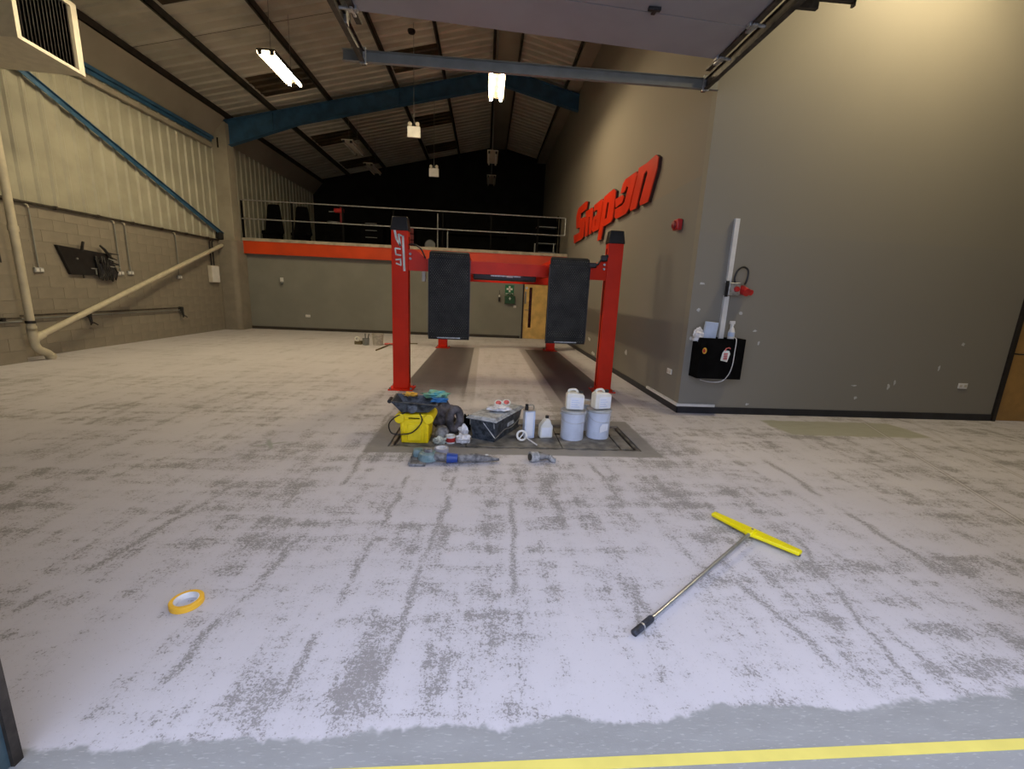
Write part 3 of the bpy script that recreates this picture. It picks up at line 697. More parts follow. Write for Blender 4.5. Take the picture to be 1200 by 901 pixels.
# hanging ramps with raised tread
def ramp(xc, w, tilt):
    n = 9; hw = w/2
    prof = [(0.0, 0.0)]
    # local: x across, y thickness, z down; upper end curls back over the runway
    cv = [(.30, 0.02), (.20, .035), (.10, .015), (.03, -.025), (0.0, -.085)]
    path = [(0.11, 2.245), (.06, 2.24), (.025, 2.215), (0.006, 2.17), (0, 2.10), (-.004, 1.7), (-.006, 1.2), (0, .96), (.012, .895)]
    b = MB(); T = TR(xc, 6.86, 0, tilt)
    vs = []; fs = []
    for i, (y, z) in enumerate(path):
        ww = hw + (.02 * i / (len(path)-1))
        ww -= .045 if i == 0 else (.02 if i == 1 else 0)
        vs += [(-ww, y, z), (ww, y, z), (ww, y+.035, z-(.03 if i < 3 else 0)), (-ww, y+.035, z-(.03 if i < 3 else 0))]
    for i in range(len(path)-1):
        a, c = i*4, i*4+4
        fs += [(a+j, a+(j+1) % 4, c+(j+1) % 4, c+j) for j in range(4)]
    fs += [(0,3,2,1), (len(vs)-4, len(vs)-3, len(vs)-2, len(vs)-1)]
    r = ob('ramp', b.add(vs, fs, T), M['tread'], lift, smooth=30)
    st = MB(); z = 2.18; k = 0
    while z > .92:
        i = 0
        yo = -.003 if z < 2.12 else .006
        if z < 1.0: yo = .004
        m = int(w/.036)
        for j in range(m + (k % 2)):
            x = -hw + .022 + j*.036 + (0 if k % 2 == 0 else -.018) + .012
            if abs(x) > hw - .012: continue
            s = 1 if (j + k) % 2 else -1
            a = Vector((x-.011, yo, z-.006*s)); c = Vector((x+.011, yo, z+.006*s)); u = Vector((.003*-s, 0, .0055))
            st.add([a, (a+c)/2+u+Vector((0,.001,0)), c, (a+c)/2-u, (a+c)/2+Vector((0,-.006,0))], [(0,4,1), (1,4,2), (2,4,3), (3,4,0)], T)
        z -= .026; k += 1
    ob('tread_pattern', st, M['tread_stud'], r, smooth=0, kind='stuff')
    ob('side_lip', MB().bx(hw+.014, hw+.022, -.012, .07, .93, 2.12, T), M['black'], r, smooth=0)
    ob('side_lip', MB().bx(-hw-.022, -hw-.014, -.012, .07, .93, 2.12, T), M['black'], r, smooth=0)
    ob('toe_edge', MB().bx(-hw+.12, hw-.12, -.012, -.002, .915, .93, T), M['galv'], r, smooth=0)
ramp(-.555, .60, math.radians(1)); ramp(1.31, .60, math.radians(2))

# ================================================================ SIGN
G = dict(
 S=[(14.38,4.39),(13.31,4.40),(13.11,4.34),(13.2,4.16),(14.02,4.17),(14.03,4.02),(13.42,3.98),(13.31,3.86),(13.4,3.42),(13.55,3.37),(14.72,3.36),(14.85,3.62),(13.96,3.61),(13.93,3.76),(14.51,3.79),(14.65,4.18)],
 n=[(13.26,4.10),(12.5,4.08),(12.38,4.0),(12.39,3.38),(12.66,3.38),(12.68,3.89),(12.84,3.89),(12.84,3.38),(13.14,3.38)],
 a=[(12.25,4.09),(11.46,4.09),(11.33,4.01),(11.57,3.38),(12.18,3.38),(12.30,3.46),(12.28,3.70),(12.2,3.78),(11.86,3.80),(11.85,3.90),(12.08,3.93),(12.25,3.92)],
 ahole=[(12.0,3.68),(11.90,3.69),(11.95,3.52),(12.02,3.52)],
 p=[(11.26,4.10),(10.47,4.11),(10.25,4.02),(10.33,3.46),(10.45,3.39),(11.12,3.38),(11.24,3.09),(11.62,3.09),(11.50,3.38)],
 phole=[(10.93,3.90),(10.76,3.89),(10.86,3.54),(11.05,3.54)],
 hyphen=[(10.24,3.84),(9.73,3.83),(9.60,3.76),(9.69,3.67),(10.17,3.65)],
 o=[(9.75,4.06),(9.61,4.11),(8.92,4.09),(8.87,4.02),(9.18,3.47),(9.36,3.39),(10.05,3.39),(10.2,3.45),(10.2,3.62),(9.66,3.61),(9.54,3.64),(9.36,3.90),(9.48,3.95),(9.61,3.86),(9.88,3.88)],
 n2=[(8.80,4.12),(8.38,4.09),(7.94,4.11),(7.82,4.04),(7.83,3.86),(8.13,3.38),(8.52,3.39),(8.56,3.45),(8.28,3.90),(8.33,3.96),(8.46,3.94),(8.74,3.38),(9.09,3.39),(9.12,3.44),(8.83,4.01)])
sg = thing('wall_sign', 'large red raised italic Snap-on letters on the right hand wall', 'sign', (XR, 11.2, 3.4))
def letter(outline, hole=None):
    import mathutils.geometry as mg
    def plate(outl, hol, x0, x1):
        loops = [[Vector((-p[0], p[1], 0)) for p in outl]] + ([[Vector((-p[0], p[1], 0)) for p in hol]] if hol else [])
        flat = [q for l in loops for q in l]
        tris = mg.tessellate_polygon(loops)
        vs = [(x0, -q.x-11.2, q.y-3.4) for q in flat] + [(x1, -q.x-11.2, q.y-3.4) for q in flat]; k = len(flat)
        fs = [tuple(t) for t in tris] + [tuple(i+k for i in t)[::-1] for t in tris]; o = 0
        for l in loops:
            m = len(l); fs += [(o+i, o+(i+1) % m, k+o+(i+1) % m, k+o+i) for i in range(m)]; o += m
        return MB().add(vs, fs)
    L = ob('letter', plate(outline, hole, -.075, -.055), M['sign_red'], sg, smooth=0)
    ob('letter_return', plate(outline, hole, -.0545, -.001), M['sign_edge'], L, smooth=0)
for k in ('S', 'n', 'a', 'p', 'hyphen', 'o', 'n2'): letter(G[k], {'a': G['ahole'], 'p': G['phole']}.get(k))

# ================================================================ LAMPS
def twin_lamp(name, label, x, y, z, lit, group=None, zt=None):
    t = thing(name, label, 'ceiling light', (x, y, z), 0, group)
    hb = MB().bx(-.19, .19, -.75, .75, .045, .075)
    if lit: hb.bx(-.195, -.185, -.75, .75, -.012, .045).bx(.185, .195, -.75, .75, -.012, .045)
    ob('housing', hb, M['track_dark'] if lit else M['offwhite'], t, smooth=0)
    for s in (-1, 1):
        ob('tube', MB().tube([(s*.125, -.70, 0), (s*.125, .70, 0)], .032, 12), M['tube_on'] if lit else M['tube_off'], t)
        ob('end_cap', MB().bx(s*.125-.035, s*.125+.035, -.745, -.702, -.03, .045), M['black'], t, smooth=0)
        ob('end_cap', MB().bx(s*.125-.035, s*.125+.035, .702, .745, -.03, .045), M['black'], t, smooth=0)
    for s in (-.5, .5):
        ob('suspension_wire', MB().cyl((0, s, .07), (0, s, (zt or zb(x)+(.17 if x < 0 or x > 1 else .155)) - z), .006, n=6), M['galv_dull'], t)
    return t
twin_lamp('twin_tube_light', 'lit twin-tube light left of centre under the roof, in front of the blue rafter', -4.78, 11.4, 6.4, True)
twin_lamp('twin_tube_light', 'lit twin-tube light hanging from the ridge behind the grey door bar', .12, 11.4, 6.4, True)
for x, y, lb in [(-4.78, 7.9, 'lit twin-tube light over the left bay, nearer the doorway than the frame shows'), (5.5, 4.9, 'lit twin-tube light over the bay in front of the right hand grey wall'),
                 ]:
    twin_lamp('twin_tube_light', lb, x, y, 6.2 if x > 0 else 6.4, True)
twin_lamp('twin_tube_light', 'unlit twin-tube light over the left part of the mezzanine, the nearer one', -4.78, 16.888, 6.4, False)
twin_lamp('twin_tube_light', 'unlit twin-tube light over the left part of the mezzanine, deeper in the dark', -4.78, 19.555, 6.4, False)
twin_lamp('twin_tube_light', 'unlit twin-tube light hanging below the ridge just beyond the lit one', .12, 17.0, 6.4, False)
twin_lamp('twin_tube_light', 'unlit twin-tube light hanging below the ridge at the far end in the dark', .12, 20.2, 6.4, False)
def emergency(x, y, z, lb):
    t = thing('emergency_light', lb, 'emergency light', (x, y, z))
    ob('housing', MB().bx(-.17, .17, -.04, .04, -.14, .14), M['white'], t, bevel=.015)
    for s in (-1, 1): ob('lamp_head', MB().lathe([(.0, -.05), (.05, -.045), (.055, .03), (.02, .05)], 14, TR(s*.10, -.02, .19, 0, math.pi/2)), M['offwhite'], t)
    ob('suspension_wire', MB().cyl((0, .0, .14), (0, .0, zb(x)+.17-z), .007, n=6), M['galv_dull'], t)
emergency(-2.06, 13.0, 5.82, 'small white twin-head emergency light hanging under the roof left of centre')
emergency(-1.95, 16.721, 5.75, 'second smaller looking emergency light hanging farther back over the mezzanine')
# ceiling smoke detector like dark disc by the door panel
tag(ob('smoke_detector', MB().lathe([(.0, 0), (.08, .01), (.10, .05), (.10, .08)], 20, TR(-2.1, 12.9, 8.1)), M['black']), 'small dark round detector under the roof next to the brown rooflight', 'detector')

# ================================================================ HEATER
ht = thing('unit_heater', 'cream wall heater with dark louvres at the top left of the photo', 'heater', (-6.98, 8.25, 5.0), math.radians(4))
c = MB().bx(-1.36, -.05, -.6, .6, 0, .03).bx(-1.36, -.05, -.6, .6, 1.05, 1.08).bx(-1.36, -.05, -.6, -.57, .03, 1.05).bx(-1.36, -.05, .57, .6, .03, 1.05).bx(-1.36, -1.33, -.57, .57, .03, 1.05)
ob('casing', c, M['offwhite'], ht, smooth=0)
ob('front_frame', MB().bx(-.05, 0, -.6, -.53, 0, 1.08).bx(-.05, 0, .48, .6, 0, 1.08).bx(-.05, 0, -.53, .48, 0, .05).bx(-.05, 0, -.53, .48, 1.0, 1.08), M['offwhite'], ht, smooth=0)
ob('inner_panel', MB().bx(-.16, -.14, -.56, .56, .04, 1.04), M['black_matt'], ht, smooth=0)
for i in range(15):
    yy = -.50 + i*.068
    ob('louvre', MB().bx(-.035, .035, -.003, .003, .05, 1.0, TR(-.06, yy, 0, math.radians(-35))), M['louvre'], ht, smooth=0)
for sx in (-1.2, -.3): ob('hanging_rod', MB().cyl((sx, 0, 1.08), (sx, 0, 1.9), .012, n=8), M['galv_dull'], ht)
# ================================================================ LEFT WALL SERVICES
X0 = XL
tr = thing('conduit_run', 'dark conduit running along the top of the blockwork on the left wall', 'conduit', (X0+.05, 0, 2.965))
ob('pipe', MB().tube([(0, 8.6, 0), (0, 15.55, 0)], .028), M['track_dark'], tr)
for y in range(9, 16): ob('clip', MB().bx(-.04, .035, y-.02, y+.02, -.035, .035), M['track_dark'], tr, smooth=0)
def drop(y, z, lb, far=False):
    t = thing('wall_socket', lb, 'socket', (X0+.002, y, z))
    b = ob('socket_box', MB().bx(.0, .045, -.09, .09, -.05, .05), M['galv'], t, bevel=.008)
    for s in (-1, 1): ob('socket_face', MB().bx(.046, .052, s*.045-.03, s*.045+.03, -.03, .03), M['white'], b, smooth=0)
    ob('conduit', MB().tube([(.03, 0, .05), (.03, 0, 2.90-z)] , .013), M['galv_dull'], t)
    ob('elbow', MB().tube([(.03, 0, 2.88-z), (.035, -.02, 2.925-z), (.04, -.08, 2.94-z)], .018), M['cream'], t)
drop(9.46, 1.70, 'twin metal wall socket left of the black rack on the left wall, with its conduit')
drop(11.44, 1.72, 'metal wall socket just right of the black rack, the left one of the close pair')
drop(11.75, 1.74, 'metal wall socket of the close pair right of the black rack, the right one')
drop(13.52, 1.70, 'lone wall socket above the sloping cream pipe, far along the left wall')
t = thing('distribution_box', 'white square distribution box on the left wall near the corner column', 'electrical box', (X0+.002, 15.12, 1.86))
b = ob('enclosure', MB().bx(0, .12, -.20, .20, -.28, .26), M['offwhite'], t, bevel=.012)
ob('lid', MB().bx(.121, .132, -.185, .185, -.26, .24), M['white'], b, smooth=0)
for s in (-.08, .06): ob('conduit', MB().tube([(.06, s, .26), (.06, s, 1.0), (.06, s+.05, 1.05)], .02), M['black'], t)
tk = thing('tool_rack', 'black wall rack hung with tangled cables and tools on the left wall', 'tool rack', (X0+.002, 10.5, 1.9))
ob('board', MB().prism([(0, -.62, .33), (0, .70, .24), (0, .70, -.26), (0, -.40, -.26)], (.07, 0, 0)), M['black'], tk, bevel=.01)
r2 = random.Random(5)
for i in range(16):
    y0 = .20 + .030*i; zz = .1 + r2.uniform(-.1, .08)
    ob('cable', MB().tube([(.09, y0, zz), (.11+r2.uniform(0,.03), y0+r2.uniform(-.1,.1), zz-.18), (.10, y0+r2.uniform(-.05,.07), -.33+r2.uniform(-.05,.05)), (.12, y0+.05, -.2), (.1, y0+.02, 0)], .015), M['black'], tk)
for i in range(9):
    z0 = -.22 + .06*i
    ob('tool', MB().cyl((.10, .55, z0), (.13, .80+r2.uniform(-.06,.06), z0-.04+r2.uniform(-.05,.03)), .02, .010, 8), M['screen'] if i % 3 else M['galv_dull'], tk)
ob('hook_handle', MB().tube([(.08, -.08, .26), (.10, -.06, .40), (.10, -.04, .45)], .028), M['black'], tk)
ob('hook_handle', MB().tube([(.08, .40, .42), (.10, .48, .34), (.10, .58, .22), (.10, .68, .08)], [.02,.03,.03,.02]), M['black'], tk)
ob('drip_hook', MB().cyl((.05, -.10, -.26), (.05, -.10, -.33), .012, n=8), M['black'], tk)
ob('clip_bar', MB().bx(.075, .085, .08, .32, -.12, -.10), M['galv'], tk, smooth=0)
ob('clip_bar', MB().bx(.075, .085, .19, .22, -.24, -.13), M['galv_dull'], tk, smooth=0)
ob('knob', MB().cyl((.07, -.22, .08), (.09, -.22, .08), .02, n=10), M['galv'], tk)
# waste pipes
dp = thing('downpipe', 'cream plastic downpipe standing at the corner of the left wall', 'pipe', (-8.44, 8.62, 0))
ob('pipe', MB().tube([(0, 0, .62), (0, 0, 6.6)], .062, 16), M['cream'], dp)
for z in (.62, 2.4, 4.2): ob('coupling', MB().cyl((0, 0, z-.05), (0, 0, z+.05), .074, n=18), M['cream'], dp)
ob('branch_junction', MB().tube([(0, 0, .36), (0, 0, .62)], .074, 18).cyl((0, .02, .42), (0, .18, .49), .072, n=16), M['cream'], dp)
ob('foot_bend', MB().tube([(0, 0, .38), (0, .01, .30), (0, .06, .22), (0, .16, .16), (0, .24, .10), (0, .27, .0)], .070, 16), M['cream'], dp)
ob('foot_collar', MB().cyl((0, .255, .09), (0, .272, .03), .084, n=18), M['cream'], dp)
ob('strap', MB().ringlathe([(.064,-.025), (.075,-.025), (.075,.025), (.064,.025)], 18, TR(0, 0, .74)), M['black'], dp)
tag(ob('sloping_pipe', MB().tube([(-8.44, 8.80, .495), (-8.62, 12.2, 1.66), (-8.80, 15.55, 2.80)], .058, 14), M['cream']), 'long cream plastic pipe sloping up across the left wall to the corner', 'pipe')
al = thing('air_line', 'pair of thin dark pipes running low along the left wall', 'pipe run', (X0+.05, 0, .79))
ob('pipe', MB().tube([(.0, 8.60, .03), (0, 13.35, .03)], .016), M['track_dark'], al)
ob('pipe', MB().tube([(.0, 8.60, -.03), (0, 13.35, -.03)], .014), M['galv_dull'], al)
for y, lb in ((10.35, 1), (13.38, 2)):
    v = ob('outlet', MB().bx(-.04, .06, y-.05, y+.05, -.06, .06), M['black'], al, bevel=.012)
    ob('coupling', MB().cyl((.04, y, -.06), (.06, y+.01, -.22), .04, .025, 10), M['black'], v)
    ob('hose_tail', MB().tube([(.05, y, -.16), (.09, y+.07, -.22), (.08, y+.13, -.25)], .014), M['black'], v)
    ob('hose_tail', MB().tube([(.05, y, -.16), (.09, y-.05, -.24)], .014), M['black'], v)
al2 = thing('air_line', 'pair of thin dark pipes clipped to the projecting blockwork at the left edge', 'pipe run', (-8.47, 0, .79))
ob('pipe', MB().tube([(0, 6.0, .03), (0, 8.50, .03)], .016), M['track_dark'], al2)
ob('pipe', MB().tube([(0, 6.0, -.03), (0, 8.50, -.03)], .016), M['galv_dull'], al2)
ob('pipe_clip', MB().bx(-.04, .025, 8.16, 8.22, -.01, .05), M['black'], al2, smooth=0)
t = thing('notice_box', 'small black box with a red and white top at the left edge of the photo', 'notice', (-8.513, 8.27, 1.95))
ob('box', MB().bx(0, .05, -.35, .08, -.16, .06), M['black'], t, smooth=0)
ob('red_strip', MB().bx(0, .052, -.35, .08, .06, .12), M['red_plastic'], t, smooth=0); ob('white_strip', MB().bx(0, .05, -.35, .08, .12, .16), M['white'], t, smooth=0)

# ================================================================ RIGHT / FRONT WALL FITTINGS
def plate_socket(x, y, z, ax, w, lb, double=True):
    t = thing('wall_socket', lb, 'socket', (x, y, z), 0 if ax == 'y' else math.radians(-90))
    b = ob('socket_plate', MB().bx(-w/2, w/2, -.014, -.001, -.043, .043), M['white'], t, bevel=.004)
    for s in ((-1, 1) if double else (0,)): ob('outlet', MB().bx(s*w*.25-.02, s*w*.25+.02, -.017, -.0145, -.02, .02), M['offwhite'], b, smooth=0)
    return t
plate_socket(7.47, YF, .55, 'y', .15, 'white double socket on the grey wall left of the right hand wooden door')
plate_socket(XR, 6.53, .56, 'x', .16, 'white double socket on the right wall just before its outer corner')
plate_socket(-6.42, YB-.001, .53, 'y', .16, 'white double socket low on the back wall, left part')
plate_socket(1.12, YB-.001, 1.18, 'y', .10, 'small white switch beside the green first aid box', False)
t = thing('motion_sensor', 'small white sensor bracket on the back wall near its left end', 'sensor', (-7.25, YB, 1.75))
ob('bracket', MB().bx(-.05, .05, -.06, -.001, -.06, .1), M['white'], t, bevel=.01); ob('lens', MB().lathe([(0,-.05),(.06,-.02),(.065,.03),(.03,.05)], 16, TR(.01, -.08, -.08)), M['galv_dull'], t)
t = thing('wall_bracket', 'small pale bracket on the back wall behind the left ramp', 'bracket', (-2.0, YB, 1.87))
ob('plate', MB().bx(-.05, .05, -.03, -.001, -.2, .2), M['offwhite'], t, bevel=.006); ob('clamp', MB().bx(-.08, .08, -.09, -.03, -.16, -.06), M['galv_dull'], t, bevel=.01)
t = thing('first_aid_sign', 'green sign with a white cross on the back wall', 'sign', (.90, YB, 1.80))
ob('panel', MB().bx(-.165, .165, -.008, -.001, -.20, .16), M['green'], t, smooth=0)
ob('cross', MB().bx(-.035, .035, -.011, -.0085, -.10, .12).bx(-.11, .11, -.011, -.0085, -.025, .045), M['sign_white'], t, smooth=0)
tx = MB()
for i in range(8): tx.bx(-.135+i*.035, -.112+i*.035, -.010, -.0085, -.175, -.135)
ob('caption', tx, M['sign_white'], t, smooth=0)
t = thing('first_aid_box', 'dark green first aid box mounted below the green cross sign', 'first aid box', (.92, YB, 1.44))
ob('case', MB().bx(-.19, .19, -.12, -.001, -.16, .13), M['green_dark'], t, bevel=.02)
ob('handle', MB().tube([(-.08, -.06, .13), (-.06, -.06, .2), (.06, -.06, .2), (.08, -.06, .13)], .014), M['green_dark'], t)
ob('cross', MB().bx(-.014, .014, -.124, -.121, -.02, .08).bx(-.04, .04, -.124, -.121, .015, .045), M['sign_white'], t, smooth=0)
t = thing('hand_sprayer', 'small dark bottle with a white top hung left of the first aid box', 'bottle', (.53, YB-.04, 1.35))
ob('body', MB().lathe([(.035,0), (.04,.12), (.02,.16)], 14), M['screen'], t); ob('cap', MB().lathe([(.03,.16), (.03,.23), (.0,.24)], 14), M['white'], t)
ob('hook', MB().cyl((0, 0, .24), (0, .03, .4), .008, n=6), M['black'], t)
# alarm sounder
t = thing('alarm_sounder', 'small red alarm sounder on the right wall beside the sign', 'alarm', (XR, 6.78, 2.78))
ob('body', MB().bx(-.09, -.001, -.09, .09, -.07, .09), M['red_plastic'], t, bevel=.02)
ob('dome', MB().lathe([(.06, 0), (.055,.03), (.0,.05)], 16, TR(-.09, 0, .01, 0, 0, -math.pi/2)), M['dark_red'], t)
# white trunking along the skirting at the corner
t = thing('corner_trunking', 'white plastic trunking lying on the skirting round the wall corner', 'trunking', (XR, YF, .107))
ob('length', MB().bx(-.034, -.002, -.034, 1.22, 0, .04), M['white'], t, smooth=0); ob('length', MB().bx(-.002, .56, -.034, -.002, 0, .04), M['white'], t, smooth=0)
# vertical trunking, isolator, plug
t = thing('vertical_trunking', 'tall white trunking rising up the front grey wall above the black box', 'trunking', (3.45, YF, 1.14))
ob('length', MB().bx(-.035, .035, -.045, -.001, 0, .62), M['white'], t, smooth=0); ob('length', MB().bx(-.032, .032, -.045, -.001, .80, 1.66), M['white'], t, smooth=0)
t = thing('isolator_switch', 'grey isolator with a red knob and red plug on the white trunking', 'switch', (3.50, YF, 1.85))
ob('enclosure', MB().bx(-.07, .10, -.10, -.046, -.09, .09), M['galv'], t, bevel=.01)
ob('side_clip', MB().bx(-.095, -.07, -.09, -.046, -.11, .11), M['black'], t, smooth=0)
ob('knob', MB().lathe([(.04,0), (.035,.03), (.0,.035)], 16, TR(.04, -.10, .0, 0, math.pi/2)), M['red_plastic'], t)
ob('plug_socket', MB().cyl((.16, -.02, .0), (.18, -.14, -.04), .065, .055, 16), M['red_plastic'], t)
ob('plug', MB().cyl((.235, -.04, -.02), (.25, -.12, -.04), .04, n=14), M['red_plastic'], t)
ob('cable', MB().tube([(.03, -.06, .09), (.01, -.065, .14), (.015, -.07, .2), (.03, -.075, .25), (.06, -.08, .285), (.10, -.08, .305), (.14, -.08, .30), (.175, -.08, .275), (.19, -.08, .23), (.19, -.08, .17), (.18, -.08, .11), (.16, -.08, .07)], .013), M['black'], t)
# black wall box with stickers
wb = thing('wall_box', 'black open-topped box on the front grey wall with stickers', 'box', (3.38, YF, .58))
w = .325
b = MB().bx(-w, w, -.25, -.23, 0, .58).bx(-w, w, -.02, -.001, 0, .58).bx(-w, -w+.02, -.23, -.02, 0, .58).bx(w-.02, w, -.23, -.02, 0, .58).bx(-w+.02, w-.02, -.23, -.02, 0, .02).bx(-w+.02, w-.02, -.23, -.02, .50, .515)
ob('shell', b, M['black_matt'], wb, smooth=0)
st = ob('tag_sticker', MB().prism([(x, -.2505, z) for x, z in [(-.01,.27), (.09,.25), (.12,.37), (.10,.41), (.03,.42), (.005,.38)]], (0, -.002, 0)), M['sign_white'], wb, smooth=0)
ln = MB()
for i in range(5): ln.bx(.025, .085, -.2545, -.2525, .285+i*.020, .297+i*.020)
ob('print', ln, M['red_plastic'], st, smooth=0)
ob('tag_hook', MB().tube([(.04, -.253, .41), (.05, -.255, .44), (.09, -.255, .455), (.11, -.255, .44)], .008), M['pink'], wb)
s2 = ob('round_sticker', MB().prism([(-.26+.032*math.cos(a), -.2505, .40+.045*math.sin(a)) for a in [2*math.pi*i/16 for i in range(16)]], (0, -.002, 0)), M['orange_cloth'], wb, smooth=0)
ob('sticker_print', MB().prism([(-.268+.018*math.cos(a), -.2525, .40+.028*math.sin(a)) for a in [2*math.pi*i/12 for i in range(12)]], (0, -.002, 0)), M['red_plastic'], s2, smooth=0)
ob('thin_cable', MB().tube([(.17, -.20, .60), (.175, -.262, .57), (.175, -.264, .40), (.17, -.262, .20), (.13, -.258, .06), (.06, -.22, -.04), (-.05, -.12, -.07), (-.15, -.02, -.06)], .006), M['white'], wb)
t = thing('spray_bottle', 'white trigger spray bottle standing in the black wall box', 'bottle', (3.55, YF-.12, 1.096))
ob('body', MB().lathe([(.0,0), (.04,0), (.045,.02), (.045,.15), (.03,.20), (.014,.23), (.014,.26)], 20), M['white'], t)
ob('label', MB().lathe([(.0455,.09), (.0465,.09), (.0465,.19-.04), (.0455,.15)], 20), M['label_blue'], t)
ob('trigger_head', MB().bx(-.045, .03, -.014, .014, .265, .31).bx(-.03, -.018, -.006, .006, .20, .265).bx(-.016, .016, -.016, .016, .24, .266), M['white'], t, bevel=.004)
tag(ob('folded_box', MB().bx(-.09, .09, -.025, .025, 0, .28, TR(3.215, YF-.13, 1.102, 0, 0, math.radians(4))), M['label_blue'], bevel=.004), 'pale blue flat carton standing in the left end of the black wall box', 'carton')
tag(ob('hanging_cloth', MB().blob((3.06, YF-.13, 1.19), (.07, .05, .09), .35, 2.2, seed=4, flat=False), M['dirty_white'], smooth=20), 'pale crumpled cloth draped over the left edge of the black wall box', 'cloth')
# ================================================================ THINGS ROUND THE PIT
ZP = -.0054     # top of pit plates
# --- yellow container
t = thing('yellow_tub', 'yellow plastic dust container with two round lobes under the black tray', 'container', (-.72, 4.70, ZP), math.radians(-2))
b = MB().frus((.148, .15), (.157, .165), 0, .27).bx(-.165, .165, -.17, .17, .268, .335)
body = ob('body', b, M['yellow'], t, bevel=.012)
for s in (-1, 1): ob('rib', MB().bx(s*.125-.01, s*.125+.01, -.172, -.15, .02, .26), M['yellow'], t, bevel=.004)
ob('front_panel', MB().bx(-.075, .075, -.168, -.15, .03, .22), M['yellow'], t, bevel=.006)
ob('grip_slot', MB().bx(-.06, .06, -.1735, -.17, .285, .297), M['black_matt'], t, smooth=0)
for s in (-1, 1):
    ob('lobe', MB().cyl((s*.155, -.185, .285), (s*.155, .14, .285), .056, n=20), M['yellow'], t, bevel=.008)
ob('cable', MB().tube([(-.10, -.15, .345), (-.19, -.2, .31), (-.26, -.21, .23), (-.24, -.2, .13), (-.15, -.19, .11), (-.03, -.19, .13), (.05, -.19, .2), (.09, -.19, .28), (.06, -.16, .345)], .007), M['black'], t)
# --- black tray
t = thing('black_tray', 'dusty black tray lying tilted on top of the yellow container', 'tray', (-.72, 4.66, .345), math.radians(3))
R = TR(0, 0, 0, 0, math.radians(-4), math.radians(6))
out = [(-.20,-.16,.045), (.17,-.16,.0), (.17,.2,.0), (-.20,.2,.045)]
v = [(-.25,-.18,.135), (.24,-.18,.10), (.24,.21,.10), (-.25,.21,.135), (-.15,-.12,.005), (.14,-.12,.005), (.14,.15,.005), (-.15,.15,.005)]
vi = [(a*.93, c*.93, z+.004 if i < 4 else z+.014) for i, (a, c, z) in enumerate(v)]
b = MB().add(v + vi, [(4,7,6,5), (0,4,5,1), (1,5,6,2), (2,6,7,3), (3,7,4,0), (12,13,14,15), (8,9,13,12), (9,10,14,13), (10,11,15,14), (11,8,12,15), (0,1,9,8), (1,2,10,9), (2,3,11,10), (3,0,8,11)])
ob('tray', b, M['crate'], t, smooth=0)
ob('end_grip', MB().cyl((-.27, -.13, .125), (-.27, .0, .125), .022, n=12), M['black'], t)
ob('inner_disc', MB().lathe([(.0,.0), (.055,0), (.055,.012), (.04,.016), (.0,.012)], 20, TR(-.03, -.155, .06, 0, math.radians(75))), M['crate'], t)
tag(ob('cyan_gloves', MB().blob((-.52, 4.80, .487), (.13, .10, .035), .5, 2.6, seed=2), M['cyan_glove'], smooth=70), 'crumpled cyan and green gloves lying on the right of the black tray', 'gloves')
tag(ob('blue_cloth', MB().blob((-.47, 4.66, .462), (.08, .05, .028), .4, 3, seed=8), M['blue_glove'], smooth=70), 'crumpled blue cloth under the cyan gloves at the tray edge', 'cloth')
tag(ob('orange_cloth', MB().blob((-.80, 4.76, .495), (.07, .05, .022), .5, 3, seed=3), M['orange_cloth'], smooth=20), 'small orange-yellow cloth on the left of the black tray', 'cloth')
# --- bags
tag(ob('dusty_bag', MB().blob((-.46, 5.06, .17), (.135, .11, .19), .25, 2.0, 26, 18, seed=11), M['bag'], smooth=40), 'dusty dark grey bag behind the yellow container, the taller one', 'bag')
tag(ob('dusty_hose_coil', MB().tube([(-.31+.085*math.cos(a)*.7, 4.90+.03*math.cos(a), .172+.125*math.sin(a)) for a in [2*math.pi*i/24 for i in range(24)]], .048, 12, close=True), M['bag']), 'thick dusty dark hose loop leaning against the bag', 'hose')
t = thing('dusty_sander_head', 'round dusty grey machine head in front of the dark bag', 'tool', (-.44, 4.70, ZP))
ob('head', MB().lathe([(.0,0), (.075,0), (.085,.03), (.08,.10), (.05,.15), (.0,.16)], 22), M['dusty_grey'], t)
ob('boss', MB().cyl((0, -.08, .07), (0, -.10, .075), .03, n=14), M['galv_dull'], t)
tag(ob('black_block', MB().bx(-.56+.04, -.47, 4.74, 4.93, ZP, .10), M['black'], bevel=.01), 'low black box between the yellow container and the dusty machine head', 'box')
tag(ob('small_black_bag', MB().blob((-.19, 5.06, .08), (.07, .07, .10), .3, 2.5, seed=15), M['black_matt'], smooth=30), 'small black bag between the hose loop and the black crate', 'bag')
# --- rag, tin, paper
tag(ob('white_green_rag', MB().blob((-.45, 4.555, .028), (.075, .05, .04), .35, 2.5, seed=21), M['rag'], smooth=25), 'crumpled pale green-white rag left of the red tin', 'rag')
t = thing('red_tin', 'small white tin with a red band, in front of the bag', 'tin', (-.335, 4.60, ZP))
ob('body', MB().lathe([(.0,0), (.052,0), (.052,.015)], 22), M['white'], t); ob('red_band', MB().lathe([(.051,.0155), (.053,.0155), (.053,.062), (.051,.062)], 22), M['tin_red'], t)
ob('top', MB().lathe([(.052,.0625), (.054,.0625), (.054,.085), (.045,.085), (.043,.07), (.0,.07)], 22), M['white'], t)
tag(ob('crumpled_paper', MB().blob((-.19, 4.585, .042), (.085, .06, .06), .28, 1.8, 14, 9, seed=31), M['dirty_white'], smooth=10), 'crumpled white paper on the pit cover in front of the black crate, lower piece', 'paper')
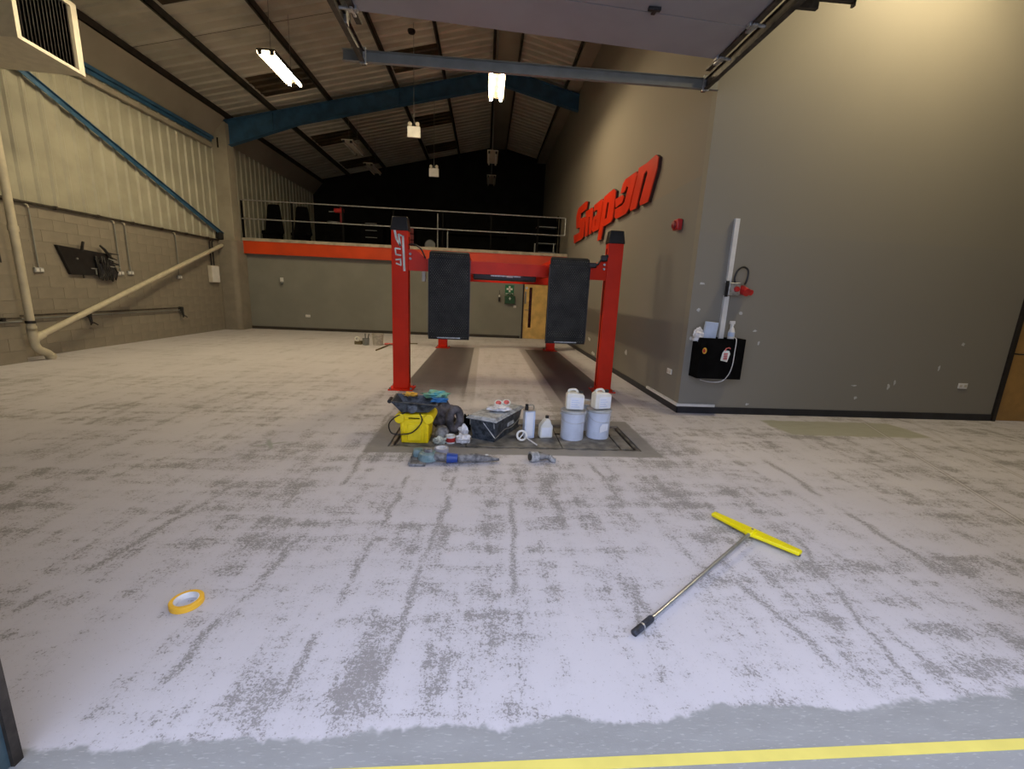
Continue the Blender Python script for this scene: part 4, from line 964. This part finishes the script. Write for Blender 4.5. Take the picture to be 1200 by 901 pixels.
tag(ob('crumpled_paper', MB().blob((-.20, 4.70, .11), (.055, .045, .06), .28, 1.8, 14, 9, seed=37, flat=False).blob((-.2, 4.70, .04), (.05, .05, .05), .2, 2, seed=5), M['dirty_white'], smooth=10), 'crumpled white paper behind and above the other crumpled piece', 'paper')
# --- black crate with dusty lid
an = math.radians(61.7)
t = thing('black_crate', 'dusty black plastic crate with a grey lid and white handle lines', 'crate', (.185, 5.0, ZP), an)
ob('body', MB().frus((.33, .14), (.375, .17), 0, .245), M['crate'], t, bevel=.012)
ob('base_rim', MB().frus((.338, .148), (.342, .152), .0, .03), M['crate'], t, smooth=0)
ob('lid', MB().frus((.40, .195), (.40, .195), .246, .262).frus((.385, .18), (.36, .16), .262, .285), M['crate_lid'], t, bevel=.006)
for sx in (-1, 1):
    ob('handle_wire', MB().tube([(-.374, sx*.15, .23), (-.368, sx*.155, .17)], .006), M['galv'], t)
ob('handle_wire', MB().tube([(-.355, -.165, .05), (-.1, -.16, .09), (.1, -.158, .07), (.34, -.168, .14)], .006), M['galv'], t)
ob('handle_wire', MB().tube([(-.355, -.165, .05), (-.378, -.02, .22)], .006), M['galv'], t)
ob('paper_label', MB().bx(-.02, .16, -.172, -.168, .09, .21, TR(0, .004, 0, 0, math.radians(-4))), M['crate_lid'], t, smooth=0)
tag(ob('plastic_bag', MB().blob((.20, 4.93, .315), (.12, .08, .035), .35, 2.5, seed=41), M['dirty_white'], smooth=25), 'dusty clear-white plastic bag lying on the crate lid', 'bag')
for i, (x, y, lb) in enumerate([(.20, 5.0, 'left'), (.30, 5.08, 'right')]):  # unidentified red and white items, built as small round discs
    t = thing('round_oddment', 'small red and white round pot lying on the crate lid, the %s one' % lb, 'oddment', (x, y, .35 if i == 0 else .34), 0)
    ob('rim', MB().lathe([(.0,0), (.05,0), (.052,.012), (.045,.02), (.0,.016)], 20, TR(0, 0, 0, 0, math.radians(35))), M['sign_white'], t)
    ob('centre', MB().lathe([(.0,.0205), (.035,.0205), (.03,.024), (.0,.024)], 16, TR(0, 0, 0, 0, math.radians(35))), M['pink'], t)
# --- tall tin
t = thing('tall_tin', 'tall rectangular white and blue tin with a wire handle', 'tin', (.56, 4.84, ZP), math.radians(12))
ob('body', MB().bx(-.062, .062, -.045, .045, 0, .325), M['pail'], t, bevel=.006)
ob('front_label', MB().bx(-.045, .035, -.047, -.0452, .03, .31), M['label'], t, smooth=0)
ob('side_edge', MB().bx(.045, .058, -.048, -.0455, .01, .32), M['label_blue'], t, smooth=0)
ob('top_plate', MB().bx(-.064, .064, -.047, .047, .3255, .335), M['galv'], t, smooth=0)
ob('handle', MB().tube([(-.02, 0, .335), (-.02, 0, .385), (.045, 0, .39), (.055, 0, .335)], .006), M['galv_dull'], t)
ob('spout_cap', MB().lathe([(.022,.335), (.022,.375), (.017,.378), (.02,.405), (.0,.41)], 16, TR(-.035, 0, 0)), M['black'], t)
# --- plastic bottle
t = thing('plastic_bottle', 'short milky plastic bottle with a black cap between tall tin and pails', 'bottle', (.765, 4.86, ZP), math.radians(10))
ob('body', MB().prism([(x, -.045, z) for x, z in [(-.075,0), (.075,0), (.08,.02), (.078,.14), (.055,.175), (.05,.20), (.028,.235), (-.0,.235), (-.03,.21), (-.075,.15), (-.08,.02)]], (0, .09, 0)), M['can'], t, bevel=.012)
ob('label', MB().bx(-.06, .055, -.0475, -.0455, .02, .13), M['label'], t, smooth=0)
ob('cap', MB().lathe([(.022,.236), (.022,.265), (.0,.268)], 16, TR(.012, 0, 0)), M['black'], t)
# --- roller ring with rod
t = thing('measuring_hoop', 'white plastic hoop on a short rod lying on the pit cover', 'tool', (.47, 4.70, ZP))
Rm = TR(0, 0, .065, 0, math.radians(62), 0)
ob('hoop', MB().ringlathe([(.042,-.012), (.064,-.012), (.064,.012), (.042,.012)], 26, Rm), M['can'], t)
ob('cross_bar', MB().bx(-.044, .044, -.006, .006, -.004, .004, Rm @ Matrix.Rotation(.9, 4, 'Z')), M['white'], t, smooth=0)
ob('rod', MB().cyl((.03, -.05, .07), (.16, -.17, .014), .008, n=10), M['white'], t)
# --- pails
def pail(x, y, lb, n_lab):
    t = thing('paint_pail', lb, 'pail', (x, y, ZP), math.radians(n_lab))
    ob('body', MB().lathe([(.0,0), (.132,0), (.136,.01), (.140,.315), (.146,.325), (.146,.335)], 36), M['pail'], t)
    ob('lid', MB().lathe([(.150,.322), (.153,.330), (.150,.348), (.138,.348), (.134,.338), (.0,.338)], 36), M['lid'], t)
    a0 = math.radians(200); a1 = math.radians(-20)
    pts = [(.146*math.cos(a0+(a1-a0)*i/12), .0-.146*abs(math.sin(math.pi*i/12)), .30 - .085*math.sin(math.pi*i/12)) for i in range(13)]
    ob('handle', MB().tube([(p[0]*1.02, p[1]*1.03, p[2]) for p in pts], .0028, 6), M['lid'], t)
    for s in (-1, 1): ob('handle_lug', MB().cyl((s*.138, 0, .30), (s*.156, 0, .30), .013, n=10), M['lid'], t)
    return t
a = pail(1.085, 4.86, 'pale blue metal paint pail on the pit cover, left of the front pair', 0)
bq = pail(1.415, 4.93, 'pale blue metal paint pail on the pit cover, right of the front pair', 12)
ob('splash_label', MB().prism([(-.05+.0, -.1455, .09), (.05, -.1455, .12), (.055, -.1455, .20), (-.02, -.1455, .20), (-.05, -.1455, .16)], (0, -.002, 0)), M['label'], bq, smooth=0)
pail(1.335, 5.26, 'pale blue metal paint pail standing behind the front pair', 40)
def jerry(x, y, z, rz, lb):
    t = thing('jerrycan', lb, 'jerrycan', (x, y, z), math.radians(rz))
    ob('body', MB().prism([(px, -.065, pz) for px, pz in [(-.10,0), (.10,0), (.105,.02), (.105,.165), (.09,.19), (.045,.195), (-.02,.20), (-.07,.20), (-.10,.185), (-.105,.165), (-.105,.02)]], (0, .13, 0)), M['can'], t, bevel=.014)
    ob('grip', MB().tube([(-.08, 0, .195), (-.07, 0, .225), (.0, 0, .232), (.03, 0, .20)], .014, 10), M['can'], t)
    ob('cap', MB().lathe([(.026,.196), (.026,.226), (.0,.228)], 16, TR(.068, 0, 0)), M['black'], t)
    lb_ = ob('paper_label', MB().bx(-.06, .095, -.068, -.0655, .01, .15), M['label'], t, smooth=0)
    ln = MB()
    for i in range(4): ln.bx(-.045, .05 - .02*(i % 2), -.0695, -.0682, .035+i*.026, .041+i*.026)
    ob('print', ln, M['label_blue'], lb_, smooth=0)
jerry(1.10, 4.90, ZP+.349, -4, 'milky white jerrycan with a black cap on the left paint pail')
jerry(1.435, 4.96, ZP+.349, 14, 'milky white jerrycan with a black cap on the right paint pail')
# --- grinder
t = thing('floor_grinder', 'dusty turquoise hand grinder with blue collar lying in front of the pit', 'power tool', (-.42, 4.02, 0), math.radians(0))
ob('base_plate', MB().bx(-.26, -.10, -.13, .14, 0, .022).bx(-.26, -.245, -.13, .14, .022, .05), M['dusty_grey'], t, bevel=.008)
ob('shroud', MB().lathe([(.0,.10), (.05,.10), (.085,.085), (.10,.05), (.10,.022)], 24, TR(-.09, .02, 0)), M['dusty_blue'], t)
ob('gear_head', MB().lathe([(.0,.13), (.035,.13), (.045,.10), (.045,.09)], 18, TR(-.09, .02, 0)), M['dusty_grey'], t)
ob('side_shell', MB().lathe([(.0,.075), (.045,.07), (.06,.02), (.06,.0)], 20, TR(-.2, .10, .022)), M['dusty_blue'], t)
ob('neck', MB().cyl((-.02, -.01, .06), (.10, -.03, .055), .045, .04, 16), M['dusty_grey'], t)
ob('collar', MB().cyl((.095, -.03, .055), (.20, -.025, .052), .052, .044, 18), M['tool_blue'], t)
ob('motor_body', MB().cyl((.20, -.025, .052), (.34, .0, .05), .042, .04, 18), M['dusty_grey'], t)
ob('rear_grip', MB().tube([(.34, .0, .05), (.38, .005, .048), (.46, .01, .042), (.55, .015, .034), (.61, .018, .028)], [.046, .044, .034, .022, .012], 14), M['dusty_grey'], t)
ob('switch', MB().bx(.47, .50, -.0, .02, .074, .084), M['white'], t, bevel=.003)
def tape(name, label, x, y, z, ro, ri, h, mo, mi, rz=0, rx=0, cat='tape'):
    t = thing(name, label, cat, (x, y, z)); T = TR(0, 0, 0, rz, rx)
    ob('tape', MB().ringlathe([(ri+.004,.0), (ro-.003,.0), (ro,.003), (ro,h-.003), (ro-.003,h), (ri+.004,h)], 36, T), mo, t)
    ob('core', MB().ringlathe([(ri,.0), (ri+.0035,.0), (ri+.0035,h), (ri,h)], 36, T), mi, t)
tape('grey_tape_roll', 'roll of grey tape standing behind the grinder at the pit edge', -.40, 4.22, 0, .075, .055, .075, M['tape_grey'], M['tape_core'])
tape('orange_tape_roll', 'roll of orange-yellow masking tape on the floor at the left', -1.495, 2.045, 0, .076, .052, .032, M['tape_orange'], M['tape_core'])
# --- caked drill / roller
t = thing('mixing_drill', 'dust-caked grey hand tool lying on the floor below the white hoop', 'power tool', (.56, 4.07, 0), math.radians(6))
ob('drum', MB().cyl((-.06, -.01, .055), (.02, .01, .05), .055, .052, 18), M['roller'], t)
ob('end_face', MB().cyl((-.068, -.012, .056), (-.0605, -.01, .055), .035, n=16), M['black'], t)
ob('body', MB().tube([(.02, .01, .05), (.07, .02, .045), (.12, .03, .04), (.17, .01, .03)], [.04, .036, .03, .026], 12), M['dusty_grey'], t)
ob('grip', MB().tube([(.15, .02, .035), (.17, -.03, .025), (.2, -.04, .024)], [.028, .026, .024], 12), M['roller'], t)
ob('lead', MB().tube([(-.02, .04, .06), (-.02, .12, .05), (.0, .2, .01), (.06, .24, .008), (.12, .2, .008)], .007), M['black'], t)
# --- squeegee
a = Vector((1.995, 2.72, 0)); e = Vector((.79, 1.80, 0)); d = (e-a).normalized()
t = thing('floor_squeegee', 'long squeegee with a bright yellow head and grey pole on the floor', 'squeegee', (a.x, a.y, 0), math.atan2(d.y, d.x))
L = (e-a).length
hd = math.atan2(2.47-2.99, 2.20-1.87) - math.atan2(d.y, d.x)
H = TR(0, 0, 0, hd)
ob('head', MB().prism([(x, y, .02) for x, y in [(-.31,-.022), (-.10,-.05), (0,-.068), (.10,-.05), (.31,-.028), (.31,.03), (.1,.036), (0,.038), (-.1,.036), (-.31,.032)]], (0, 0, .028), H), M['yellow_bright'], t, bevel=.008)
ob('blade', MB().bx(-.305, .305, .016, .024, .0, .021, H), M['black'], t, smooth=0)
ob('socket', MB().bx(-.025, .025, -.085, .01, .03, .062, H), M['yellow_bright'], t, bevel=.006)
ob('screw', MB().cyl((0, -.02, .062), (0, -.02, .067), .008, n=8, T=H), M['galv_dull'], t)
ob('pole', MB().tube([(.03, 0, .045), (L-.16, 0, .014)], .0125, 14), M['alu'], t)
ob('grip', MB().tube([(L-.17, 0, .0175), (L-.16, 0, .0185), (L-.085, 0, .0175), (L-.08, 0, .015), (L-.072, 0, .0175), (L-.005, 0, .0175), (L, 0, .016)], [.014, .018, .018, .015, .018, .018, .013], 16), M['grip'], t)
ob('grip_band', MB().tube([(L-.084, 0, .0178), (L-.074, 0, .0178)], .0175, 16), M['galv'], t)

# --- far group by the left rear
t = thing('white_bucket', 'whitish plastic bucket on the floor left of the lift', 'bucket', (-3.10, 12.85, 0))
ob('body', MB().lathe([(.0,0), (.14,0), (.165,.31), (.172,.31), (.172,.335), (.155,.335), (.14,.03), (.0,.03)], 28), M['grey_bucket'], t)
t = thing('paint_kettle', 'small dark tin with brushes beside the whitish bucket', 'tin', (-3.42, 12.75, 0))
ob('body', MB().lathe([(.0,0), (.09,0), (.10,.2), (.095,.2), (.085,.02), (.0,.02)], 20), M['galv_dull'], t)
for q in ((.03, .0, .06), (-.02, .02, .0)): ob('brush', MB().cyl((q[0], q[1], .03), (q[0]+q[2], q[1], .33), .012, n=8), M['black'], t)
tape('white_tape_roll', 'white tape roll propped up left of the small dark tin', -3.68, 12.84, .16, .075, .03, .05, M['can'], M['black'], 0, math.radians(80))
tag(ob('small_carton', MB().bx(-3.76, -3.56, 12.78, 12.95, 0, .10), M['brown_pole'], bevel=.006), 'low brown carton under the white tape roll', 'carton')
t = thing('long_brush', 'long handled brush lying on the floor right of the whitish bucket', 'brush', (-2.85, 11.6, 0))
ob('pole', MB().cyl((0, 0, .02), (.10, 1.3, .03), .018, n=10), M['brown_pole'], t)
ob('brush_head', MB().bx(-.07, .22, 1.27, 1.36, .0, .06), M['pink'], t, bevel=.01)
ob('side_arm', MB().cyl((.2, 1.4, .04), (.85, 1.6, .04), .014, n=8), M['brown_pole'], t)
# ---- groups of look-alike things
GROUPS = {'twin_tube_light': 'twin-tube lights hung under the roof', 'emergency_light': 'white emergency lights under the roof',
          'paint_pail': 'paint pails on the pit cover', 'jerrycan': 'jerrycans standing on the paint pails', 'crumpled_paper': 'crumpled papers by the black crate',
          'round_oddment': 'red and white oddments on the crate lid', 'high_back_seat': 'black seats on the mezzanine', 'storage_cabinet': 'dark cabinets on the mezzanine',
          'wall_socket': 'sockets and switches on the walls', 'air_line': 'thin pipes low on the left wall'}
for o in bpy.data.objects:
    if o.parent is None and o.get('label'):
        g = GROUPS.get(o.name.split('.')[0])
        if g: o['group'] = g
for o in bpy.data.objects:
    if o.parent is None and o.name.startswith('wall_socket'):
        o['group'] = 'metal sockets on the left wall' if o.location.x < -8 else 'white socket plates on the grey walls'
